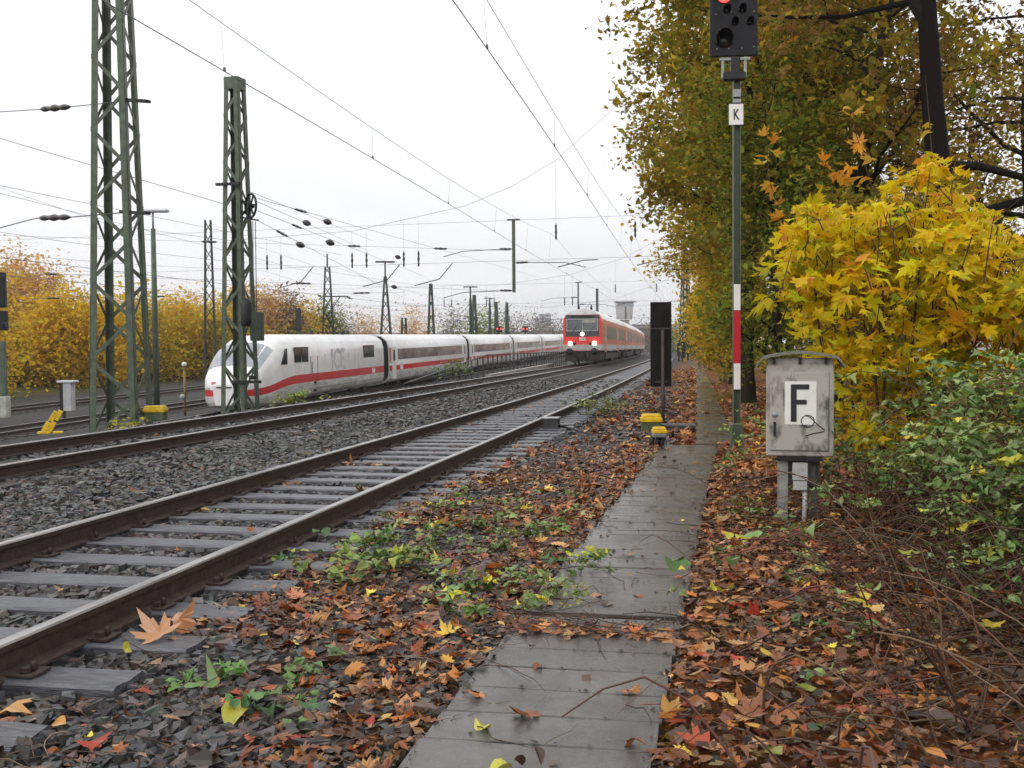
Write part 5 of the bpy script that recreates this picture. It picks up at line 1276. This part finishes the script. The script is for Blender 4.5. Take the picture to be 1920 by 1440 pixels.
mb = MB(); mb.box((.1, -2.55, (z0 + z1) / 2), (.22, .3, z1 - z0 - .1)); mb.build("downpipe", M_IRON, t)
mb = MB(); mb.box((0, 0, (z1 + zz(568)) / 2), (4.9, 5.5, zz(568) - z1 - .02)); mb.build("window_strip", mat("tower_glass", (.40, .42, .45), .3, 0, .2, .4), t)
mb = MB(); mb.box((0, 0, zz(566)), (5.8, 6.4, .4)); mb.build("roof", M_TOW, t)
def block(label, x, ytop, Z, w_, d_, col, name="building", storeys=4, cat="building"):
    q = wz(x, 650, Z); H = float(wz(x, ytop, Z).z) + 1; t = thing(name, label, cat, (q.x, q.y, -1), AZ)
    mb = MB(); mb.box((0, 0, H / 2), (w_, d_, H)); mb.build("wall", mat("facade_%d" % int(col[0] * 1000), col, .7, 0, .12, .1), t)
    mb = MB(); mb.box((0, 0, H + .3), (w_ * 1.02, d_ * 1.02, .6)); mb.build("roof", mat("flat_roof", (.2, .2, .21), .8), t)
    for k in range(storeys):
        mb = MB(); mb.box((0, -d_ / 2 - .05, H * (k + .6) / storeys), (w_ * .9, .14, H / storeys * .38)); mb.build("window_row", mat("far_window", (.10, .11, .13), .2), t)
    return t
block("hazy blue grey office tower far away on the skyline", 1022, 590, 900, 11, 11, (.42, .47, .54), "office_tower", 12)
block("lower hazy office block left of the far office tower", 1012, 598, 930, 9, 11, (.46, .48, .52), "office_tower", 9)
block("long low pale hall on the horizon above the white coaches", 975, 625, 420, 60, 20, (.50, .50, .50), storeys=2)
block("grey low shed on the horizon left of the drop post", 845, 628, 380, 46, 18, (.36, .36, .37), storeys=2)
block("pale flat building on the horizon right of the red train", 1205, 612, 420, 26, 18, (.34, .33, .34), storeys=3)
block("far pale building low on the horizon behind the T lamp mast", 700, 628, 360, 30, 18, (.40, .38, .36), storeys=2)
block("white building glimpsed through branches behind the yellow maple", 1935, 560, 46, 9, 8, (.62, .63, .66), storeys=2)

# ------------------------------------------------------------------ trees
WOOD = vmat("tree_bark", .85, spec=.08, bump=.9); LEAF = vmat("tree_leaf", .5, .48, .15)
def curve_pts(p0, d, L, m, r_, up=0.0, wob=.12):
    p = np.array(p0, float); d = np.array(d, float); d /= np.linalg.norm(d); out = [p.copy()]
    for _ in range(m - 1):
        d = d + r_.normal(0, wob, 3) + np.array([0, 0, up]); d /= np.linalg.norm(d); p = p + d * L / (m - 1); out.append(p.copy())
    return np.array(out)
def tree(label, base, H, r0, n_limb, limb, start, n_leaf, ls, pal, seed, name="autumn_tree", up=.10, elev=(.15, .9), lean=(0, 0), bark=(.026, .020, .016), sub=7, twig=4, top=.45, forks=0, group=None, tilt=.9, pal_var=True, spread=.16, tmpl=None, dens_top=1.0):
    r_ = np.random.default_rng(seed); t = thing(name, label, "tree", base, group=group)
    trunk = curve_pts((0, 0, -.15), (lean[0], lean[1], 1), H, 12, r_, .06, .045)
    tr = r0 * (1 - .86 * np.linspace(0, 1, 12) ** .9); tr[0] *= 1.35
    L1, R1, L2, R2, Pt = [trunk], [tr], [], [], []
    for k in range(forks):
        i = r_.integers(3, 6); a = r_.uniform(0, 6.28); f = curve_pts(trunk[i], (.5 * math.cos(a), .5 * math.sin(a), 1), H * .6, 10, r_, .05, .06); L1.append(f); R1.append(tr[i] * .75 * (1 - .85 * np.linspace(0, 1, 10)))
    stems = list(zip(L1, R1))
    for k in range(n_limb):
        st, sr = stems[k % len(stems)]
        f = (start + (1 - start) * ((k + r_.random()) / n_limb)) if st is trunk else r_.uniform(.25, 1)
        i = min(int(f * (len(st) - 1)), len(st) - 2); q = st[i] + (st[i + 1] - st[i]) * (f * (len(st) - 1) - i)
        a = k * 2.4 + r_.normal(0, .4); el = r_.uniform(*elev); L = limb * (1 - (1 - top) * max(0, (f - start) / (1 - start + 1e-6))) * r_.uniform(.7, 1.15)
        d = (math.cos(a) * math.cos(el), math.sin(a) * math.cos(el), math.sin(el)); ln = curve_pts(q, d, L, 8, r_, up * .5, .13)
        L1.append(ln); R1.append(max(.012, min(sr[i] * .42, .020 * L)) * (1 - .8 * np.linspace(0, 1, 8)))
        for j in range(sub):
            g = .2 + .8 * (j + r_.random()) / sub; ii = min(int(g * 7), 6); q2 = ln[ii] + (ln[ii + 1] - ln[ii]) * (g * 7 - ii)
            d2 = (ln[ii + 1] - ln[ii]); d2 = d2 / np.linalg.norm(d2) + r_.normal(0, .75, 3) + np.array([0, 0, up]); L_2 = L * .42 * (1.15 - .5 * g) * r_.uniform(.6, 1.2)
            l2 = curve_pts(q2, d2, L_2, 5, r_, up * .4, .2); L2.append(l2); R2.append(.012 * (.5 + L_2 * .35) * (1 - .75 * np.linspace(0, 1, 5))); Pt += [l2[2], l2[3], l2[4]]
            for _ in range(twig):
                h = r_.integers(1, 5); l3 = curve_pts(l2[h], r_.normal(0, 1, 3) + d2 * .6, L_2 * .5 * r_.uniform(.5, 1.2), 4, r_, 0, .25); L2.append(l3); R2.append(.006 * (1 - .6 * np.linspace(0, 1, 4)) * (.5 + .35 * L_2)); Pt += [l3[1], l3[2], l3[3], l3[3]]
    pal_b = [(*bark, 2), (bark[0] * 1.5, bark[1] * 1.5, bark[2] * 1.4, 1)]
    tubes_np(L1, R1, pick(pal_b, len(L1), .1), "trunk", WOOD, t, 8)
    tubes_np(L2, R2, pick(pal_b, len(L2), .15), "branches", WOOD, t, 3)
    Pt = np.array(Pt); idx = r_.integers(0, len(Pt), n_leaf); P = Pt[idx] + r_.normal(0, spread, (n_leaf, 3)) * max(1, ls / .14)
    s = ls * np.exp(r_.normal(0, .28, n_leaf)); cols = pick(pal, n_leaf)
    if pal_var:   # whole twigs turn colour together
        tw = pick(pal, len(Pt), .18)[idx]; mixf = r_.random((n_leaf, 1)) * .5 + .3; cols = cols * (1 - mixf) + tw * mixf
    T, Fc = (DIAM, DIAM_F) if tmpl is None else (tmpl, _fan(len(tmpl) - 1))
    V, Fx, C = leaves_geo(P, s, T, Fc, np.abs(r_.normal(.7, tilt * .6, n_leaf)), r_.uniform(0, 6.28, n_leaf), r_.uniform(0, 6.28, n_leaf), 0 if tmpl is None else .4, cols)
    np_mesh("crown", V, Fx, C, LEAF, t)
    return t
OLIVE = [(0.276, 0.262, 0.025, 3), (0.424, 0.322, 0.029, 2.2), (0.180, 0.201, 0.022, 2), (0.635, 0.402, 0.043, 1.2), (0.424, 0.201, 0.029, 1.2), (0.855, 0.603, 0.043, 0.6)]
BROWN = [(0.227, 0.150, 0.035, 3), (0.321, 0.177, 0.046, 2), (0.147, 0.122, 0.026, 2), (0.401, 0.232, 0.053, 1)]
YELG = [(0.607, 0.451, 0.027, 3), (0.405, 0.358, 0.027, 2), (0.810, 0.528, 0.033, 2), (0.236, 0.248, 0.022, 1.5), (0.675, 0.342, 0.033, 1)]
ORNG = [(0.825, 0.509, 0.026, 3), (0.671, 0.455, 0.026, 2), (0.825, 0.596, 0.031, 2), (0.447, 0.385, 0.031, 1.2), (0.575, 0.298, 0.031, 1)]
PINK = [(0.676, 0.408, 0.176, 3), (0.705, 0.470, 0.147, 2), (0.507, 0.314, 0.147, 1), (0.619, 0.376, 0.073, 2)]
GRN = [(0.164, 0.227, 0.032, 3), (0.271, 0.295, 0.032, 2), (0.109, 0.157, 0.026, 2), (0.435, 0.383, 0.039, 0.8)]
# right side, near to far
tree("bare limbed dark oak with a thick trunk rising behind the yellow maple", DX(1768, 15, .3), 13.5, .25, 26, 5.0, .20, 8000, .16, BROWN, 11, "oak_tree", elev=(-.1, .7), sub=9, twig=5, forks=2, up=.03, bark=(.012, .010, .009), spread=.16, tmpl=OAK)
tree("trackside tree with a dark trunk right behind the signal post", DX(1398, 23.4, 0), 13.0, .21, 36, 3.5, .26, 20000, .175, OLIVE, 12, up=.06, elev=(-.1, .8), sub=8, top=.75, spread=.15, tmpl=OAK)
tree("slim olive leaved tree left of the thick dark oak", DX(1560, 21, .3), 13, .16, 34, 3.6, .14, 11500, .165, OLIVE, 13, up=.06, elev=(-.1, .9), sub=8, top=.7, spread=.14, tmpl=OVAL)
tree("twin stemmed brown leaved tree beside the thick dark oak", DX(1650, 26, .4), 14.5, .17, 36, 4.2, .15, 11500, .18, BROWN, 14, forks=1, up=.05, sub=8, top=.7, spread=.15, tmpl=OAK)
tree("thinly leaved tree at the right edge of the picture", DX(1960, 22, .5), 13, .2, 30, 4.6, .12, 7000, .13, BROWN, 15, up=.04, sub=8, elev=(-.2, .8), spread=.14, tmpl=OVAL)
tree("olive and yellow tree overhanging the path beyond the signal post", DX(1392, 33, 0), 15.0, .2, 36, 3.9, .26, 25000, .18, OLIVE, 16, up=.05, elev=(-.15, .8), sub=8, top=.8, spread=.19)
tree("yellow brown tree overhanging the path past the half hidden mast", DX(1392, 45, 0), 14.5, .2, 34, 3.7, .30, 20000, .21, YELG, 17, up=.05, elev=(-.15, .8), sub=8, top=.75, spread=.24)
tree("golden tree on the path edge beyond the thin dark mast", DX(1368, 60, 0), 12, .2, 30, 2.7, .10, 16000, .24, ORNG, 18, up=.05, elev=(-.2, .8), sub=8, top=.7, spread=.3)
tree("small orange tree near the far end of the path", DX(1330, 84, 0), 7.0, .16, 24, 1.7, .05, 9000, .22, ORNG, 19, sub=7, spread=.35)
tree("small green tree at the far end of the path", DX(1312, 110, 0), 6.5, .16, 22, 1.6, .05, 6000, .28, GRN, 20, sub=7, spread=.4)
tree("tall brown tree behind the others on the right", DX(1480, 48, 0), 16, .22, 34, 5.2, .12, 9000, .22, BROWN, 21, sub=8, top=.7, spread=.3)
tree("green leaved understory tree behind the grey cabinet", DX(1470, 19, .1), 6.0, .10, 30, 2.2, .06, 16000, .11, GRN + [(.36, .30, .03, 3)], 22, sub=7, spread=.2, top=.6)
tree("yellow green understory tree left of the dark trunk", DX(1372, 38, 0), 6.0, .11, 28, 1.8, .05, 13000, .16, YELG, 23, sub=7, spread=.3, top=.6)
tree("dense green understory tree between signal post and maple", DX(1530, 24, .2), 7.5, .12, 32, 2.9, .06, 20000, .13, GRN, 24, sub=7, spread=.25, top=.6)
tree("low olive bush tree behind the cabinet's right side", DX(1660, 17, .4), 3.4, .09, 26, 1.6, .05, 9000, .11, OLIVE, 25, sub=7, spread=.2, top=.7)
tree("green brown tree filling the gap under the dark oak", DX(1800, 27, .5), 8, .14, 30, 3.2, .06, 9000, .13, OLIVE, 26, sub=7, spread=.25, top=.6)
# left wood beyond the yard
LEFT = [(-40, 505, 62, ORNG, 2.6), (30, 492, 78, PINK, 3.0), (78, 502, 82, PINK, 2.8), (110, 560, 74, ORNG, 2.6), (150, 566, 84, YELG, 2.6), (195, 585, 76, ORNG, 2.6), (238, 562, 88, ORNG, 2.8), (285, 578, 84, YELG, 2.6), (325, 566, 92, ORNG, 2.8), (365, 572, 96, PINK, 2.8), (405, 590, 90, YELG, 2.6), (440, 556, 104, ORNG, 3.0), (485, 538, 108, PINK, 3.6), (530, 560, 112, [(.20, .13, .09, 2), (.26, .15, .10, 2)], 3.4), (570, 578, 118, ORNG, 3.2), (605, 590, 122, GRN, 3.2)]
for k, (x, yt, Z, pal, lm) in enumerate(LEFT):
    b = wz(x, 657, Z); zb_ = -1.4; H = (float(wz(x, yt, Z).z) - zb_) * .88
    kinds = {id(ORNG): "orange", id(PINK): "pinkish tan", id(YELG): "yellow green", id(GRN): "dark green"}
    col_ = kinds.get(id(pal), "purplish brown")
    where = ["at the left edge of the wood", "tall, above the left edge signal", "tall, right of the left edge signal", "above the small grey cupboard", "just left of the big lattice mast", "low, seen through the big lattice mast", "behind the right legs of the big mast", "beside the lamp post", "between the lamp post and the white capped post", "above the white capped post", "left of the slender lattice mast", "between the slender mast and the second mast", "above the power car's nose", "above the power car's cab", "right of the dark yard signal", "above the pantograph, last of the wood"][k]
    tree("%s tree of the far wood %s" % (col_, where), (b.x, b.y, zb_), H, .16, 22, lm, .04, 6500, .30, pal, 40 + k, "wood_tree", sub=6, twig=3, spread=.42, top=.55, group="trees of the far wood across the yard", bark=(.10, .08, .07))
BUSH = [(x, 640 - 6 * (i % 3), 70 + 3 * i) for i, x in enumerate(range(-60, 620, 48))]
for k, (x, yt, Z) in enumerate(BUSH):
    b = wz(x, 657, Z); tree("low shrub %s at the foot of the far wood" % ["at the left edge", "under the left signal", "left of the small cupboard", "behind the small cupboard", "left of the big mast", "inside the big mast's outline", "right of the big mast", "by the lamp post foot", "by the white capped post", "left of the slender mast", "between the two masts", "behind the train nose", "behind the cab", "behind the power car", "behind the pantograph"][k], (b.x, b.y, -1.5), 3.4, .07, 16, 2.0, .03, 2600, .28, [YELG, GRN, ORNG][k % 3], 80 + k, "shrub", sub=5, twig=3, spread=.4, top=.7, group="shrubs at the foot of the far wood")
GREYT = [(.22, .17, .13, 2), (.26, .20, .12, 1), (.16, .15, .11, 1)]
for k, (x, yt, Z, pal, lab) in enumerate(((640, 606, 260, GREYT, "bare greyish tree on the horizon right of the pantograph"), (690, 608, 270, PINK, "pale orange tree on the horizon before the T lamp mast"), (775, 602, 250, PINK, "hazy tan tree on the horizon between the lamp mast and thin mast"), (850, 600, 290, GREYT, "grey slender tree on the horizon left of the tall lamp pole"), (912, 602, 240, GRN, "round dark green tree on the horizon below the drop post"), (965, 608, 300, GREYT, "small grey tree on the horizon between the red signals"), (1000, 606, 320, GREYT, "slim grey tree on the horizon left of the office tower"), (1040, 612, 330, GREYT, "brown grey tree on the horizon touching the red train"), (1262, 625, 260, GRN, "green tree on the horizon right of the black board"), (1215, 622, 300, GREYT, "grey tree on the horizon by the black board"))):
    b = wz(x, 652, Z); H = float(wz(x, yt, Z).z) + .5; tree(lab, (b.x, b.y, -.5), H, .2, 18, H * .42, .08, 2200, .55, pal, 120 + k, "horizon_tree", sub=5, twig=2, spread=.6, top=.5, bark=(.12, .10, .09))

# ------------------------------------------------------------------ the yellow maple
mp = thing("young_maple", "bright yellow young maple with many thin stems behind the grey cabinet", "tree", (DX(1680, 9.4, .2)))
ro = np.array(mp.location)
top_x = [1440, 1470, 1500, 1540, 1600, 1660, 1710, 1750, 1790, 1830, 1870, 1920, 2000, 2100]; top_y = [520, 430, 350, 330, 345, 350, 320, 300, 325, 365, 405, 435, 460, 500]
bot_y = [540, 580, 640, 730, 820, 810, 790, 770, 750, 730, 710, 700, 690, 680]
Ls, Rs, P, Ya = [], [], [], []
STEMS = [(1555, 1500), (1590, 1480), (1600, 1560), (1650, 1590), (1660, 1640), (1700, 1660), (1700, 1740), (1730, 1790), (1760, 1830), (1790, 1900), (1820, 1960), (1850, 2040), (1680, 1700)]
for (xb, xt) in STEMS:
    Zs = 9.4 + rng.normal(0, .35); yt = np.interp(xt, top_x, top_y); a = np.array(D(xb, 905, Zs)); a[2] = .15; b_ = np.array(D(xt, yt + 10, Zs + rng.normal(0, .3)))
    s = np.linspace(0, 1, 9)[:, None]; mid = np.array([0, 0, .0]); ln = a * (1 - s) + b_ * s; ln[:, 0] += (ln[0, 0] - ln[-1, 0]) * .22 * np.sin(np.pi * s[:, 0]); ln += rng.normal(0, .012, ln.shape)
    Ls.append(ln - ro); Rs.append(.017 * (1 - .8 * s[:, 0]))
    for k in range(6):
        i = rng.integers(3, 8); d = rng.normal(0, 1, 3); d[2] = abs(d[2]) * .6 + .3; l2 = curve_pts(ln[i], d, rng.uniform(.3, .75), 5, rng, .05, .12); Ls.append(l2 - ro); Rs.append(.006 * (1 - .6 * np.linspace(0, 1, 5)))
nc = 620; xs = rng.uniform(1478, 2060, nc); f = rng.random(nc); ty = np.interp(xs, top_x, top_y) + 100 * (vnoise(xs, xs * 0 + 3, 38, 77) - .30); by = np.interp(xs, top_x, bot_y)
ys = ty + 14 + (by - ty) * f ** 1.0
left = np.interp(ys, [300, 420, 540, 640, 740, 830], [1500, 1478, 1482, 1525, 1570, 1600]); keep = (xs > left) & (vnoise(xs, ys, 55, 33) * 1.1 + .30 > rng.random(nc) * (.55 + .8 * f)); xs, ys = xs[keep], ys[keep]
CT = np.array([D(x, y, 9.3 + rng.normal(0, .5)) for x, y in zip(xs, ys)]) - ro
k = rng.integers(0, len(CT), 6400); n = len(k); rad = np.abs(rng.normal(0, .15, n)); th = rng.uniform(0, 6.28, n)
P = CT[k] + np.stack([rad * np.cos(th), rad * np.sin(th), rng.normal(0, .03, n) - rad * .35], 1)
for c0 in CT[::2]:      # a twig under every second spray
    e_ = c0 + rng.normal(0, .05, 3); b0 = c0 + np.array([rng.normal(0, .12), rng.normal(0, .12), -rng.uniform(.18, .5)]); Ls.append(np.array([b0, (b0 + e_) / 2 + rng.normal(0, .02, 3), e_])); Rs.append(np.array([.006, .005, .003]))
tubes_np(Ls, Rs, pick([(.075, .045, .035, 2), (.11, .07, .05, 1)], len(Ls)), "stems", BARK, mp, 6)
MPAL = [(0.802, 0.584, 0.011, 4), (0.741, 0.594, 0.014, 4), (0.581, 0.522, 0.019, 1.6), (0.802, 0.480, 0.019, 1), (0.361, 0.417, 0.029, 0.7), (0.702, 0.376, 0.048, 0.3)]
sz = .128 * np.exp(rng.normal(0, .34, n))
# leaves hang: blade tilts down and outwards
V, Fx, C = leaves_geo(P, sz, MAPLE, _fan(len(MAPLE) - 1), np.clip(rng.normal(.55, .28, n), 0, 1.6), th + rng.normal(0, .5, n), th - 1.57 + rng.normal(0, .6, n), .45, pick(MPAL, n, .10))
np_mesh("leaves", V, Fx, C, vmat("maple_leaf", .45, .5, .25), mp)
# orange shoots reaching over towards the signal post
def shoot(label, pts, Z, n, pal, size):
    t = thing("maple_shoot", label, "branch", tuple(map(float, D(pts[0][0], pts[0][1], Z)))); o_ = np.array(t.location)
    ln = np.array([D(x, y, Z) for x, y in pts]) - o_; tubes_np([ln], [.006 * (1 - .6 * np.linspace(0, 1, len(ln)))], pick([(.08, .05, .04, 1)], 1), "stem", BARK, t, 5)
    k = rng.random(n) * (len(ln) - 1); i = np.minimum(k.astype(int), len(ln) - 2); q = ln[i] * (1 - (k - i))[:, None] + ln[i + 1] * (k - i)[:, None] + rng.normal(0, .05, (n, 3))
    V, Fx, C = leaves_geo(q, size * np.exp(rng.normal(0, .2, n)), MAPLE, _fan(len(MAPLE) - 1), np.clip(rng.normal(.5, .25, n), 0, 1.5), rng.uniform(0, 6.28, n), rng.uniform(0, 6.28, n), .4, pick(pal, n, .12))
    np_mesh("leaves", V, Fx, C, vmat("maple_leaf"), t)
OP = [(.62, .30, .03, 3), (.60, .36, .04, 2), (.58, .26, .06, 1)]
shoot("thin shoot of hanging orange maple leaves just right of the signal post", [(1500, 520), (1462, 400), (1440, 330), (1438, 240)], 9.6, 15, OP, .17)
shoot("short shoot of orange maple leaves above the middle of the yellow maple", [(1640, 370), (1620, 300), (1602, 240), (1600, 200)], 9.9, 9, OP, .16)
shoot("orange leaved shoot reaching left above the yellow maple", [(1600, 350), (1560, 310), (1520, 295), (1500, 290)], 9.6, 7, OP, .16)
shoot("single orange leaf shoot in front of the dark oak trunk", [(1750, 320), (1742, 220), (1735, 140)], 9.8, 4, OP, .16)

# ------------------------------------------------------------------ damp air
mb = MB(); mb.box((0, 0, 0), (2600, 2600, 60)); hz = mb.build("haze", [], None); hz.location = (0, 1100, 26.5); tag(hz, kind="stuff")
hm = bpy.data.materials.new("haze_air"); hm.use_nodes = True; ht = hm.node_tree; ht.nodes.clear()
pv = ht.nodes.new("ShaderNodeVolumePrincipled"); pv.inputs["Color"].default_value = (.95, .95, .97, 1); pv.inputs["Density"].default_value = .00042; pv.inputs["Anisotropy"].default_value = .2
ho = ht.nodes.new("ShaderNodeOutputMaterial"); ht.links.new(pv.outputs[0], ho.inputs["Volume"])
hz.data.materials.append(hm)
